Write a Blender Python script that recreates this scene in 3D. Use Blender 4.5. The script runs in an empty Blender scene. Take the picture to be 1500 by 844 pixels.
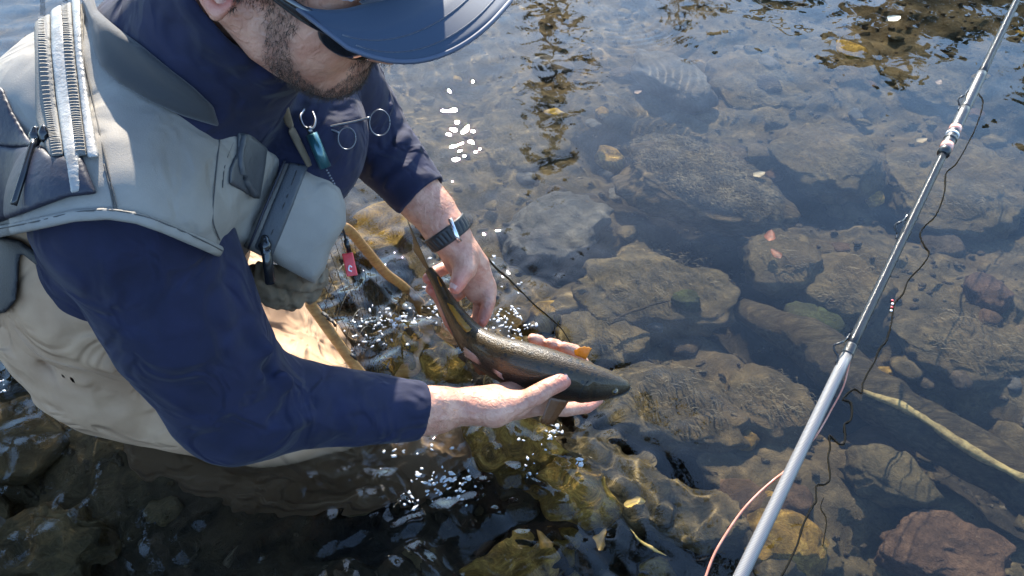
import bpy, math, random
import numpy as np
from mathutils import Matrix, Vector
sc = bpy.context.scene
R = math.radians
# ---------------------------------------------------------------- camera
PITCH, CAMH, FPX = R(46), 1.08, 1177.0
cam = bpy.data.cameras.new('camera'); camo = bpy.data.objects.new('camera', cam)
sc.collection.objects.link(camo); sc.camera = camo
camo.location = (0, 0, CAMH); camo.rotation_euler = (R(90) - PITCH, 0, 0)
cam.sensor_width = 36; cam.lens = FPX / 1500 * 36; cam.clip_start = .02; cam.clip_end = 300
# ---------------------------------------------------------------- sky and sun
SUN_EL, SUN_AZ = R(34.5), R(-4.5)        # azimuth measured from +Y towards +X
world = bpy.data.worlds.new('World'); sc.world = world; world.use_nodes = True
wn = world.node_tree; bg = wn.nodes['Background']
sky = wn.nodes.new('ShaderNodeTexSky'); sky.sky_type = 'NISHITA'; sky.sun_disc = False
sky.sun_elevation = SUN_EL; sky.sun_rotation = SUN_AZ
sky.air_density = 1.25; sky.dust_density = .26; sky.ozone_density = 3.6; sky.altitude = 300
wn.links.new(sky.outputs[0], bg.inputs[0]); bg.inputs[1].default_value = .15
sl = bpy.data.lights.new('sun', 'SUN'); sl.energy = 3.9; sl.angle = R(.75); sl.color = (1, .91, .77)
sl.cycles.is_caustics_light = True
so = bpy.data.objects.new('sun', sl); sc.collection.objects.link(so)
so.rotation_euler = (-(R(90) - SUN_EL), 0, -SUN_AZ)
so.location = (0, 5, 5)
sc.view_settings.view_transform = 'Standard'; sc.view_settings.look = 'None'
sc.view_settings.exposure = 2.15; sc.view_settings.gamma = 1
sc.cycles.use_denoising = True; sc.cycles.max_bounces = 10; sc.cycles.transmission_bounces = 8
sc.cycles.transparent_max_bounces = 12; sc.cycles.diffuse_bounces = 3; sc.cycles.glossy_bounces = 4
sc.cycles.sample_clamp_indirect = 8; sc.cycles.blur_glossy = .3
# ---------------------------------------------------------------- helpers
CP, SP = math.cos(PITCH), math.sin(PITCH)
CAM = np.array([0, 0, CAMH]); AX_R = np.array([1., 0, 0]); AX_D = np.array([0, -SP, -CP]); AX_F = np.array([0, CP, -SP])
def P(px, py, d):
    """a point of the place seen at pixel (px, py) of the 1500 x 844 photograph, d metres deep"""
    return CAM + d * (AX_F + (px - 750) / FPX * AX_R + (py - 422) / FPX * AX_D)
def cv(r, d, f): return r * AX_R + d * AX_D + f * AX_F
def on_plane(px, py, z):
    r = AX_F + (px - 750) / FPX * AX_R + (py - 422) / FPX * AX_D
    return CAM + r * ((z - CAMH) / r[2])
def on_bed(px, py, z):
    """through flat water (refracted) down to height z"""
    r = AX_F + (px - 750) / FPX * AX_R + (py - 422) / FPX * AX_D
    r = r / np.linalg.norm(r); s = CAM + r * (-CAMH / r[2])
    t = np.array([r[0] / 1.333, r[1] / 1.333, 0]); t[2] = -math.sqrt(1 - t[0]**2 - t[1]**2)
    return s + t * (z / t[2])
def proj(p):
    q = p - CAM; dd = q @ AX_F
    dd = np.maximum(dd, .05)
    return np.stack([750 + FPX * (q @ AX_R) / dd, 422 + FPX * (q @ AX_D) / dd], -1), dd
_perm = np.random.default_rng(7).permutation(256).astype(np.int64); _perm = np.concatenate([_perm] * 3)
_g = np.random.default_rng(8).normal(size=(256, 3)); _g /= np.linalg.norm(_g, axis=1)[:, None]
def noise(p):
    p = np.asarray(p, float); i = np.floor(p).astype(np.int64); f = p - i; i &= 255
    u = f * f * f * (f * (f * 6 - 15) + 10); r = 0
    for dx in (0, 1):
        for dy in (0, 1):
            for dz in (0, 1):
                h = _perm[_perm[_perm[i[..., 0] + dx] + i[..., 1] + dy] + i[..., 2] + dz]
                g = _g[h]; n = g[..., 0] * (f[..., 0] - dx) + g[..., 1] * (f[..., 1] - dy) + g[..., 2] * (f[..., 2] - dz)
                w = (u[..., 0] if dx else 1 - u[..., 0]) * (u[..., 1] if dy else 1 - u[..., 1]) * (u[..., 2] if dz else 1 - u[..., 2])
                r = r + n * w
    return r * 1.5
def fbm(p, o=4):
    s, a = 0, 1.
    for k in range(o): s = s + a * noise(p * 2.03**k + 17.3 * k); a *= .5
    return s
def link(o): sc.collection.objects.link(o); return o
def mesh_obj(name, V, F, mat=None, parent=None, smooth=True):
    me = bpy.data.meshes.new(name); V = np.asarray(V, np.float32)
    if isinstance(F, np.ndarray):
        n, k = F.shape; me.vertices.add(len(V)); me.vertices.foreach_set('co', V.ravel())
        me.loops.add(n * k); me.loops.foreach_set('vertex_index', F.astype(np.int32).ravel())
        me.polygons.add(n); me.polygons.foreach_set('loop_start', np.arange(0, n * k, k, dtype=np.int32))
        me.polygons.foreach_set('loop_total', np.full(n, k, np.int32)); me.update(calc_edges=True)
    else:
        me.from_pydata(V.tolist(), [], F); me.update()
    if smooth: me.shade_smooth()
    if mat: me.materials.append(mat)
    o = link(bpy.data.objects.new(name, me))
    if parent: o.parent = parent
    return o
def empty(name, loc=(0, 0, 0)):
    o = link(bpy.data.objects.new(name, None)); o.location = loc; o.empty_display_size = .05; return o
def adopt(root, *kids):
    """parent world-built parts under a thing whose Empty stands at its base"""
    for k in kids: k.parent = root; k.matrix_parent_inverse = Matrix.Translation(-Vector(root.location))
def tag(o, label=None, cat=None, group=None, kind=None):
    for k, v in (('label', label), ('category', cat), ('group', group), ('kind', kind)):
        if v: o[k] = v
    return o
def wet(o): o.cycles.is_caustics_receiver = True; return o
def base_origin(o):
    """move a single-mesh thing's origin to its own base"""
    me = o.data; co = np.empty(len(me.vertices) * 3, np.float32); me.vertices.foreach_get('co', co); co = co.reshape(-1, 3)
    c = (co.min(0) + co.max(0)) / 2; c[2] = co[:, 2].min(); me.vertices.foreach_set('co', (co - c).ravel()); me.update()
    o.location = c.tolist(); return o
def catmull(pts, n=8):
    pts = np.asarray(pts, float); q = np.vstack([2 * pts[0] - pts[1], pts, 2 * pts[-1] - pts[-2]]); out = []
    for i in range(1, len(q) - 2):
        for t in np.linspace(0, 1, n, endpoint=False):
            a, b, c, d = q[i - 1], q[i], q[i + 1], q[i + 2]
            out.append(.5 * (2 * b + (c - a) * t + (2 * a - 5 * b + 4 * c - d) * t * t + (3 * b - a - 3 * c + d) * t**3))
    return np.array(out + [q[-2]])
def frames(C, up=(0, 0, 1)):
    T = np.gradient(C, axis=0); T /= np.linalg.norm(T, axis=1)[:, None] + 1e-12
    A = np.zeros_like(C); u = np.asarray(up, float)
    for i, t in enumerate(T):
        a = u - t * (u @ t); nn = np.linalg.norm(a)
        if nn < 1e-4: a = np.cross(t, [1, .3, .2]); nn = np.linalg.norm(a)
        A[i] = a / nn
        if up is None or True: u = A[i] if up is None else np.asarray(up, float)
    return T, A, np.cross(T, A)
def tube(name, C, r, mat=None, parent=None, seg=10, ra=None, up=(0, 0, 1), cap=True):
    """a swept tube; r along the binormal, ra along the up direction"""
    C = np.asarray(C, float); n = len(C); r = np.broadcast_to(np.asarray(r, float), (n,)); ra = r if ra is None else np.broadcast_to(np.asarray(ra, float), (n,))
    T, A, Bn = frames(C, up); th = np.linspace(0, 2 * math.pi, seg, endpoint=False)
    V = C[:, None] + np.cos(th)[None, :, None] * A[:, None] * ra[:, None, None] + np.sin(th)[None, :, None] * Bn[:, None] * r[:, None, None]
    V = V.reshape(-1, 3); i = np.arange(n * seg).reshape(n, seg); j = np.roll(i, -1, 1)
    F = np.stack([i[:-1], i[1:], j[1:], j[:-1]], -1).reshape(-1, 4).tolist()
    if cap: F += [i[0].tolist(), i[-1][::-1].tolist()]
    return mesh_obj(name, V, F, mat, parent)
# ---------------------------------------------------------------- signed distance modelling (sparse surface nets)
def sph(c, r): c = np.asarray(c); return lambda p: np.linalg.norm(p - c, axis=1) - r
def bounded(f, pts, rmax):
    """evaluate f only near its bounding ball, a lower bound elsewhere (speed)"""
    pts = np.asarray(pts); c = (pts.min(0) + pts.max(0)) / 2; rb = np.linalg.norm(pts - c, axis=1).max() + rmax
    def g(p):
        d = np.linalg.norm(p - c, axis=1) - rb; m = d < .05
        if m.any(): d[m] = f(p[m])
        return d
    return g
def chain(pts, rad):
    pts = [np.asarray(q, float) for q in pts]
    def f(p):
        d = None
        for a, b, ra, rb in zip(pts[:-1], pts[1:], rad[:-1], rad[1:]):
            ab = b - a; t = np.clip((p - a) @ ab / (ab @ ab), 0, 1)
            e = np.linalg.norm(p - a - t[:, None] * ab, axis=1) - (ra + (rb - ra) * t)
            d = e if d is None else np.minimum(d, e)
        return d
    return bounded(f, pts, max(rad))
def ell(c, rad, ax=None):
    c = np.asarray(c, float); r = np.asarray(rad, float); M = np.eye(3) if ax is None else np.asarray(ax, float)
    def f(p):
        q = (p - c) @ M.T; k0 = np.linalg.norm(q / r, axis=1); k1 = np.linalg.norm(q / (r * r), axis=1) + 1e-9
        return np.where(k0 < 1e-3, -r.min(), k0 * (k0 - 1) / k1)
    return bounded(f, [c], r.max())
def flat_chain(pts, ra, rb, axis):
    """chain whose section is an ellipse: ra along `axis`, rb across"""
    pts = [np.asarray(q, float) for q in pts]; axis = np.asarray(axis, float)
    def f(p):
        d = None
        for a, b, a0, a1, b0, b1 in zip(pts[:-1], pts[1:], ra[:-1], ra[1:], rb[:-1], rb[1:]):
            ab = b - a; t = np.clip((p - a) @ ab / (ab @ ab), 0, 1); w = p - a - t[:, None] * ab
            n = axis - ab * (axis @ ab) / (ab @ ab); n /= np.linalg.norm(n)
            u = w @ n; v = np.linalg.norm(w - u[:, None] * n, axis=1); A = a0 + (a1 - a0) * t; B = b0 + (b1 - b0) * t
            k0 = np.sqrt((u / A)**2 + (v / B)**2); k1 = np.sqrt((u / A**2)**2 + (v / B**2)**2) + 1e-9
            e = np.where(k0 < 1e-3, -np.minimum(A, B), k0 * (k0 - 1) / k1)
            d = e if d is None else np.minimum(d, e)
        return d
    return bounded(f, pts, max(max(ra), max(rb)))
def U(*fs, k=.01):
    def f(p):
        d = fs[0](p)
        for g in fs[1:]:
            e = g(p); h = np.maximum(k - np.abs(d - e), 0) / k; d = np.minimum(d, e) - h * h * k * .25
        return d
    return f
def cut(fa, fb, k=.004):
    def f(p):
        d, e = fa(p), -fb(p); h = np.maximum(k - np.abs(d - e), 0) / k; return np.maximum(d, e) + h * h * k * .25
    return f
def both(fa, fb, k=.004):
    def f(p):
        d = fa(p); m = d < .03
        if m.any():
            a, e = d[m], fb(p[m]); h = np.maximum(k - np.abs(a - e), 0) / k; d[m] = np.maximum(a, e) + h * h * k * .25
        return d
    return f
def off(fa, r): return lambda p: fa(p) - r
def disp(fa, g):
    def f(p):
        d = fa(p); m = np.abs(d) < .035
        if m.any(): d[m] = d[m] + g(p[m])
        return d
    return f
def half(c, n):
    c = np.asarray(c, float); n = np.asarray(n, float); n = n / np.linalg.norm(n); return lambda p: (p - c) @ n
def prism(poly):
    """region bounded by an outline as seen from where the photographer stood; used only to trim cloth panels"""
    Q = np.asarray(poly, float)
    def f(p):
        q, dd = proj(p); d = np.full(len(q), 1e18); s = np.ones(len(q))
        for i in range(len(Q)):
            a, b = Q[i], Q[i - 1]; e = b - a; w = q - a
            t = np.clip((w @ e) / (e @ e), 0, 1); d = np.minimum(d, ((w - t[:, None] * e)**2).sum(1))
            c1 = q[:, 1] >= a[1]; c2 = q[:, 1] < b[1]; c3 = e[0] * w[:, 1] > e[1] * w[:, 0]
            s = np.where((c1 & c2 & c3) | (~c1 & ~c2 & ~c3), -s, s)
        return s * np.sqrt(d) * dd / FPX
    return f
def folds(lines):
    """cloth folds: (polyline of points, height, width); negative height = crease"""
    L = []
    for pts, h, w in lines:
        pts = np.array([np.asarray(a, float) for a in pts]); c = (pts.min(0) + pts.max(0)) / 2; L.append((pts, h, w, c, np.linalg.norm(pts - c, axis=1).max() + 2.6 * w))
    def g(p):
        r = np.zeros(len(p))
        for pts, h, w, c, rb in L:
            m = np.nonzero((np.abs(p[:, 0] - c[0]) < rb) & (np.abs(p[:, 1] - c[1]) < rb) & (np.abs(p[:, 2] - c[2]) < rb))[0]
            if not len(m): continue
            q = p[m]; d = None
            for a, b in zip(pts[:-1], pts[1:]):
                ab = b - a; t = np.clip((q - a) @ ab / (ab @ ab), 0, 1); e = ((q - a - t[:, None] * ab)**2).sum(1)
                d = e if d is None else np.minimum(d, e)
            r[m] -= h * np.exp(-d / (w * w))
        return r
    return g
import time as _time
def isomesh(name, f, lo, hi, h, mat=None, parent=None, post=None, smooth_it=1):
    lo = np.asarray(lo, float); hi = np.asarray(hi, float); lv = 4; H = h * 2**lv
    n = np.ceil((hi - lo) / H).astype(int)
    g = np.stack(np.meshgrid(*[np.arange(k) for k in n], indexing='ij'), -1).reshape(-1, 3)
    for l in range(lv, -1, -1):
        s = h * 2**l; v = f(lo + (g + .5) * s); g = g[np.abs(v) < s * 1.3 + .0016]
        if l: g = (g[:, None] * 2 + np.array([[i, j, k] for i in (0, 1) for j in (0, 1) for k in (0, 1)])[None]).reshape(-1, 3)
    N = n * 2**lv + 3
    key = lambda c: (c[:, 0].astype(np.int64) * N[1] + c[:, 1]) * N[2] + c[:, 2]
    off8 = np.array([[i, j, k] for i in (0, 1) for j in (0, 1) for k in (0, 1)])
    ck = key((g[:, None] + off8[None]).reshape(-1, 3)); uk, inv = np.unique(ck, return_inverse=True)
    cc = np.stack([uk // (N[1] * N[2]), uk // N[2] % N[1], uk % N[2]], -1)
    val = f(lo + cc * h); cv8 = val[inv].reshape(-1, 8); inv = inv.reshape(-1, 8)
    act = (cv8.min(1) < 0) & (cv8.max(1) >= 0); g = g[act]; cv8 = cv8[act]
    acc = np.zeros((len(g), 3)); cnt = np.zeros(len(g))
    for a in range(8):
        for b in range(a + 1, 8):
            if abs(off8[a] - off8[b]).sum() == 1:
                m = (cv8[:, a] < 0) != (cv8[:, b] < 0); t = np.where(m, cv8[:, a] / np.where(m, cv8[:, a] - cv8[:, b], 1), 0)
                acc += m[:, None] * (off8[a] + t[:, None] * (off8[b] - off8[a])); cnt += m
    V = lo + (g + acc / cnt[:, None]) * h; gk = key(g); o = np.argsort(gk); gs = gk[o]
    def find(c):
        k = key(c); i = np.clip(np.searchsorted(gs, k), 0, len(gs) - 1); return np.where(gs[i] == k, o[i], -1)
    Fs = []
    for ax in range(3):
        u, w = (ax + 1) % 3, (ax + 2) % 3; e = np.eye(3, dtype=int)
        ia = 0; ib = int((e[ax] * [4, 2, 1]).sum()); sa = cv8[:, ia] < 0; sb = cv8[:, ib] < 0
        for sel, flip in ((sa & ~sb, False), (~sa & sb, True)):
            c = g[sel]; q = np.stack([np.nonzero(sel)[0], find(c - e[u]), find(c - e[u] - e[w]), find(c - e[w])], 1)
            q = q[(q >= 0).all(1)]; Fs.append(q[:, ::-1] if flip else q)
    F = np.concatenate(Fs)
    for _ in range(smooth_it):
        I = np.concatenate([F[:, a] for a in (0, 1, 2, 3)] * 2); J = np.concatenate([F[:, a] for a in (1, 2, 3, 0)] + [F[:, a] for a in (3, 0, 1, 2)])
        c = np.bincount(I, minlength=len(V)); S = np.stack([np.bincount(I, weights=V[J, a], minlength=len(V)) for a in range(3)], 1)
        ok = c > 0; V[ok] = V[ok] * .5 + .5 * S[ok] / c[ok][:, None]
    return mesh_obj(name, V, F, mat, parent)
# ---------------------------------------------------------------- materials
def mat(name, col, rough=.6, metal=0., noise_amt=.0, scale=40, col2=None, bump=0., bscale=200, stretch=(1, 1, 1), spec=.5,
        coat=0., sss=0., detail=5, sheen=0., contrast=(.35, .65), bdist=.002, weave=0, wrinkle=0., wscale=22):
    m = bpy.data.materials.new(name); m.use_nodes = True; t = m.node_tree; b = t.nodes['Principled BSDF']; L = t.links.new
    b.inputs['Roughness'].default_value = rough; b.inputs['Metallic'].default_value = metal
    b.inputs['Specular IOR Level'].default_value = spec; b.inputs['Coat Weight'].default_value = coat
    b.inputs['Sheen Weight'].default_value = sheen; b.inputs['Sheen Roughness'].default_value = .5
    if sss:
        b.inputs['Subsurface Weight'].default_value = sss; b.inputs['Subsurface Radius'].default_value = (1, .35, .2); b.inputs['Subsurface Scale'].default_value = .006
    b.inputs['Base Color'].default_value = (*col, 1)
    g = t.nodes.new('ShaderNodeNewGeometry'); mp = t.nodes.new('ShaderNodeMapping'); mp.inputs['Scale'].default_value = stretch
    tc = t.nodes.new('ShaderNodeTexCoord'); L(tc.outputs['Object'], mp.inputs[0])
    if col2:
        n = t.nodes.new('ShaderNodeTexNoise'); n.inputs['Scale'].default_value = scale; n.inputs['Detail'].default_value = detail
        n.inputs['Roughness'].default_value = .62; L(mp.outputs[0], n.inputs[0])
        r = t.nodes.new('ShaderNodeValToRGB'); r.color_ramp.elements[0].position = contrast[0]; r.color_ramp.elements[1].position = contrast[1]
        r.color_ramp.elements[0].color = (*col, 1); r.color_ramp.elements[1].color = (*col2, 1)
        L(n.outputs[0], r.inputs[0]); L(r.outputs[0], b.inputs['Base Color'])
    if bump:
        n = t.nodes.new('ShaderNodeTexNoise'); n.inputs['Scale'].default_value = bscale; n.inputs['Detail'].default_value = 3; L(mp.outputs[0], n.inputs[0])
        bp = t.nodes.new('ShaderNodeBump'); bp.inputs['Strength'].default_value = bump; bp.inputs['Distance'].default_value = bdist
        L(n.outputs[0], bp.inputs['Height'])
        if weave:
            wv = t.nodes.new('ShaderNodeTexWave'); wv.inputs['Scale'].default_value = weave; wv.bands_direction = 'DIAGONAL'; L(tc.outputs['Object'], wv.inputs[0])
            b2 = t.nodes.new('ShaderNodeBump'); b2.inputs['Strength'].default_value = .15; b2.inputs['Distance'].default_value = .0005
            L(wv.outputs[1], b2.inputs['Height']); L(bp.outputs[0], b2.inputs['Normal']); L(b2.outputs[0], b.inputs['Normal'])
        else: L(bp.outputs[0], b.inputs['Normal'])
    if wrinkle:      # rumpled cloth or creased skin: a broad distorted relief under the fine one
        n = t.nodes.new('ShaderNodeTexNoise'); n.inputs['Scale'].default_value = wscale; n.inputs['Detail'].default_value = 2.2; n.inputs['Roughness'].default_value = .42; n.inputs['Distortion'].default_value = 1.1; L(tc.outputs['Object'], n.inputs[0])
        rr = t.nodes.new('ShaderNodeValToRGB'); rr.color_ramp.interpolation = 'EASE'; rr.color_ramp.elements[0].position = .38; rr.color_ramp.elements[1].position = .62; L(n.outputs[0], rr.inputs[0])
        b3 = t.nodes.new('ShaderNodeBump'); b3.inputs['Strength'].default_value = 1; b3.inputs['Distance'].default_value = wrinkle; L(rr.outputs[0], b3.inputs['Height'])
        src = b.inputs['Normal'].links[0].from_node if b.inputs['Normal'].links else None
        if src: 
            while src.inputs['Normal'].links: src = src.inputs['Normal'].links[0].from_node
            L(b3.outputs[0], src.inputs['Normal'])
        else: L(b3.outputs[0], b.inputs['Normal'])
    return m
# ================================================================ THE SETTING: bed, water, banks
rng = np.random.default_rng(11)
def axis_coords(a, b, step, far):
    c = list(np.arange(a, b + 1e-6, step)); lo, hi, s = a, b, step
    while lo > -far or hi < far:
        s *= 1.35; lo -= s; hi += s; c.append(max(lo, -far)); c.append(min(hi, far))
    return np.unique(np.array(c))
def grid_mesh(xs, ys, Zf):
    X, Y = np.meshgrid(xs, ys); Z = Zf(X, Y); V = np.stack([X, Y, Z], -1).reshape(-1, 3)
    i = np.arange(X.size).reshape(X.shape); F = np.stack([i[:-1, :-1], i[:-1, 1:], i[1:, 1:], i[1:, :-1]], -1).reshape(-1, 4)
    return V, F
# --- materials of the stream bed
def bed_material(name, c_dark, c_mid, c_light, streak=(1, 1, 1), scale=14, gold=.0, ang=0., painted_shade=False):
    m = bpy.data.materials.new(name); m.use_nodes = True; t = m.node_tree; b = t.nodes['Principled BSDF']; L = t.links.new
    b.inputs['Roughness'].default_value = .85; b.inputs['Specular IOR Level'].default_value = .2
    geo = t.nodes.new('ShaderNodeNewGeometry'); mp = t.nodes.new('ShaderNodeMapping'); mp.inputs['Scale'].default_value = streak
    mp.inputs['Rotation'].default_value = (0, 0, ang); L(geo.outputs['Position'], mp.inputs[0])
    n1 = t.nodes.new('ShaderNodeTexNoise'); n1.inputs['Scale'].default_value = scale; n1.inputs['Detail'].default_value = 8; n1.inputs['Roughness'].default_value = .68
    n1.inputs['Distortion'].default_value = .6; L(mp.outputs[0], n1.inputs[0])
    nf = t.nodes.new('ShaderNodeTexNoise'); nf.inputs['Scale'].default_value = scale * 4.5; nf.inputs['Detail'].default_value = 6; nf.inputs['Roughness'].default_value = .75; nf.inputs['Distortion'].default_value = 1.8; L(mp.outputs[0], nf.inputs[0])
    av = t.nodes.new('ShaderNodeMix'); av.inputs[0].default_value = .36; L(n1.outputs[0], av.inputs[2]); L(nf.outputs[0], av.inputs[3])
    r = t.nodes.new('ShaderNodeValToRGB'); e = r.color_ramp.elements; e[0].position = .36; e[0].color = (*c_dark, 1); e[1].position = .64; e[1].color = (*c_light, 1)
    k = e.new(.5); k.color = (*c_mid, 1); L(av.outputs[0], r.inputs[0])
    n2 = t.nodes.new('ShaderNodeTexNoise'); n2.inputs['Scale'].default_value = 3.1; n2.inputs['Detail'].default_value = 3; L(geo.outputs['Position'], n2.inputs[0])
    r2 = t.nodes.new('ShaderNodeValToRGB'); r2.color_ramp.elements[0].position = .48; r2.color_ramp.elements[1].position = .7
    L(n2.outputs[0], r2.inputs[0]); mx = t.nodes.new('ShaderNodeMixRGB'); mx.blend_type = 'MIX'
    ml = t.nodes.new('ShaderNodeMath'); ml.operation = 'MULTIPLY'; ml.inputs[1].default_value = .5; L(r2.outputs[0], ml.inputs[0]); L(ml.outputs[0], mx.inputs[0])
    L(r.outputs[0], mx.inputs[1]); mx.inputs[2].default_value = (.10, .065, .03, 1)
    n3 = t.nodes.new('ShaderNodeTexNoise'); n3.inputs['Scale'].default_value = 95; n3.inputs['Detail'].default_value = 4; L(geo.outputs['Position'], n3.inputs[0])
    r3 = t.nodes.new('ShaderNodeValToRGB'); r3.color_ramp.elements[0].position = .70; r3.color_ramp.elements[1].position = .82; L(n3.outputs[0], r3.inputs[0])
    m3 = t.nodes.new('ShaderNodeMixRGB'); L(r3.outputs[0], m3.inputs[0]); L(mx.outputs[0], m3.inputs[1]); m3.inputs[2].default_value = (.24, .19, .12, 1)
    fin_ = m3.outputs[0]
    if painted_shade:
        at = t.nodes.new('ShaderNodeAttribute'); at.attribute_name = 'painted_shade'; shade_mix = t.nodes.new('ShaderNodeMixRGB'); L(at.outputs['Fac'], shade_mix.inputs[0]); L(fin_, shade_mix.inputs[1]); shade_mix.inputs[2].default_value = (.004, .004, .0045, 1); fin_ = shade_mix.outputs[0]  # shade painted into the bed colour, nearly black at full strength
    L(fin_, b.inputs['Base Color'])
    bp = t.nodes.new('ShaderNodeBump'); bp.inputs['Strength'].default_value = .9; bp.inputs['Distance'].default_value = .010; L(n1.outputs[0], bp.inputs['Height'])
    bf = t.nodes.new('ShaderNodeBump'); bf.inputs['Strength'].default_value = 1; bf.inputs['Distance'].default_value = .006; L(nf.outputs[0], bf.inputs['Height']); L(bp.outputs[0], bf.inputs['Normal'])
    L(bf.outputs[0], b.inputs['Normal'])
    return m
BR_D, BR_M, BR_L = (.026, .022, .012), (.072, .056, .029), (.145, .108, .052)
m_bed = bed_material('silty_bed', (.024, .020, .011), (.066, .051, .027), (.135, .10, .05), scale=13, painted_shade=True); m_silt = bed_material('dark_silt', (.009, .008, .007), (.042, .033, .022), (.12, .09, .056), scale=16)
m_alg = bed_material('algae_rock', BR_D, BR_M, BR_L, scale=13)
m_fur = bed_material('hairy_algae_rock', (.022, .018, .010), (.085, .064, .034), (.20, .145, .075), streak=(2, 8, 5), scale=9, ang=R(38))
m_pale = bed_material('pale_rock', (.03, .03, .028), (.075, .07, .06), (.13, .12, .10), scale=9)
m_rust = bed_material('rusty_rock', (.025, .017, .011), (.085, .05, .03), (.16, .095, .055), scale=20)
m_shaded = bed_material('painted_shadow_rock', (.004, .004, .004), (.012, .011, .009), (.035, .029, .02), scale=12)  # rock colour darkened to paint in the angler's shadow
m_gold = bed_material('golden_rock', (.03, .019, .005), (.21, .125, .025), (.52, .34, .08), scale=20)
m_green = bed_material('green_algae_rock', (.013, .015, .008), (.042, .045, .016), (.08, .095, .025), scale=22)
# --- bed height
CH = [((905, 250), (1130, 450), .1), ((1130, 440), (1130, 450), .07), ((1180, 560), (1500, 760), .09), ((1050, 500), (1230, 600), .07), ((1310, 330), (1500, 330), .07),
      ((880, 640), (990, 700), .05), ((870, 400), (830, 420), .06), ((1050, 310), (1200, 330), .08), ((760, 780), (1000, 800), .1)]
CHW = [(on_bed(*a, -.4), on_bed(*b, -.4), w) for a, b, w in CH]
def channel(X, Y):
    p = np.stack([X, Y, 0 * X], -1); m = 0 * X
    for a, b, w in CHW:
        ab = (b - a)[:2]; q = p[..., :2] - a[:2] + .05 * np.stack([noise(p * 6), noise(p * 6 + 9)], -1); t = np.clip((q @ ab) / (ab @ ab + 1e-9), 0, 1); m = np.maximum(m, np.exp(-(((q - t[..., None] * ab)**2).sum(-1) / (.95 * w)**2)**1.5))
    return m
def bed_z(X, Y):
    p = np.stack([X, Y, 0 * X], -1)
    near = np.exp(-((X / 5)**2 + ((Y - 1.5) / 5)**2)**2)
    z = -.285 + .065 * fbm(p * 3.2, 4) + near * .022 * fbm(p * 17 + 5, 4)
    for a, b, w in CHW:
        ab = (b - a)[:2]; q = p[..., :2] - a[:2]; t = np.clip((q @ ab) / (ab @ ab + 1e-9), 0, 1); d2 = ((q - t[..., None] * ab)**2).sum(-1)
        z = z - .12 * np.exp(-d2 / w**2)
    z = np.where(Y > 5, z + np.clip(Y - 5.0, 0, 60) * .14, z)       # far bank rises
    z = np.where(Y < -2.2, z + np.clip(-2.2 - Y, 0, 60) * .3, z)      # near bank
    return np.minimum(z, 3.5)
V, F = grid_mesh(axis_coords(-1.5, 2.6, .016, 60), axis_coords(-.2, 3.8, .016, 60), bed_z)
bed = wet(mesh_obj('stream_bed', V, F, m_bed)); angler_shade = np.exp(-(((V[:, 0] + .33) / .42)**2 + ((V[:, 1] - .45) / .42)**2)**2) * .9  # mask of a dark patch painted as the angler's shadow
shade_attr = bed.data.attributes.new('painted_shade', 'FLOAT', 'POINT'); shade_attr.data.foreach_set('value', np.clip(np.maximum(channel(V[:, 0], V[:, 1]), angler_shade) * (1.0 + .5 * noise(V * 9)), 0, .62).astype(np.float32))  # painted shade: gloom of the deep channels plus the angler's shadow
tag(bed, kind='structure')
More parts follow.
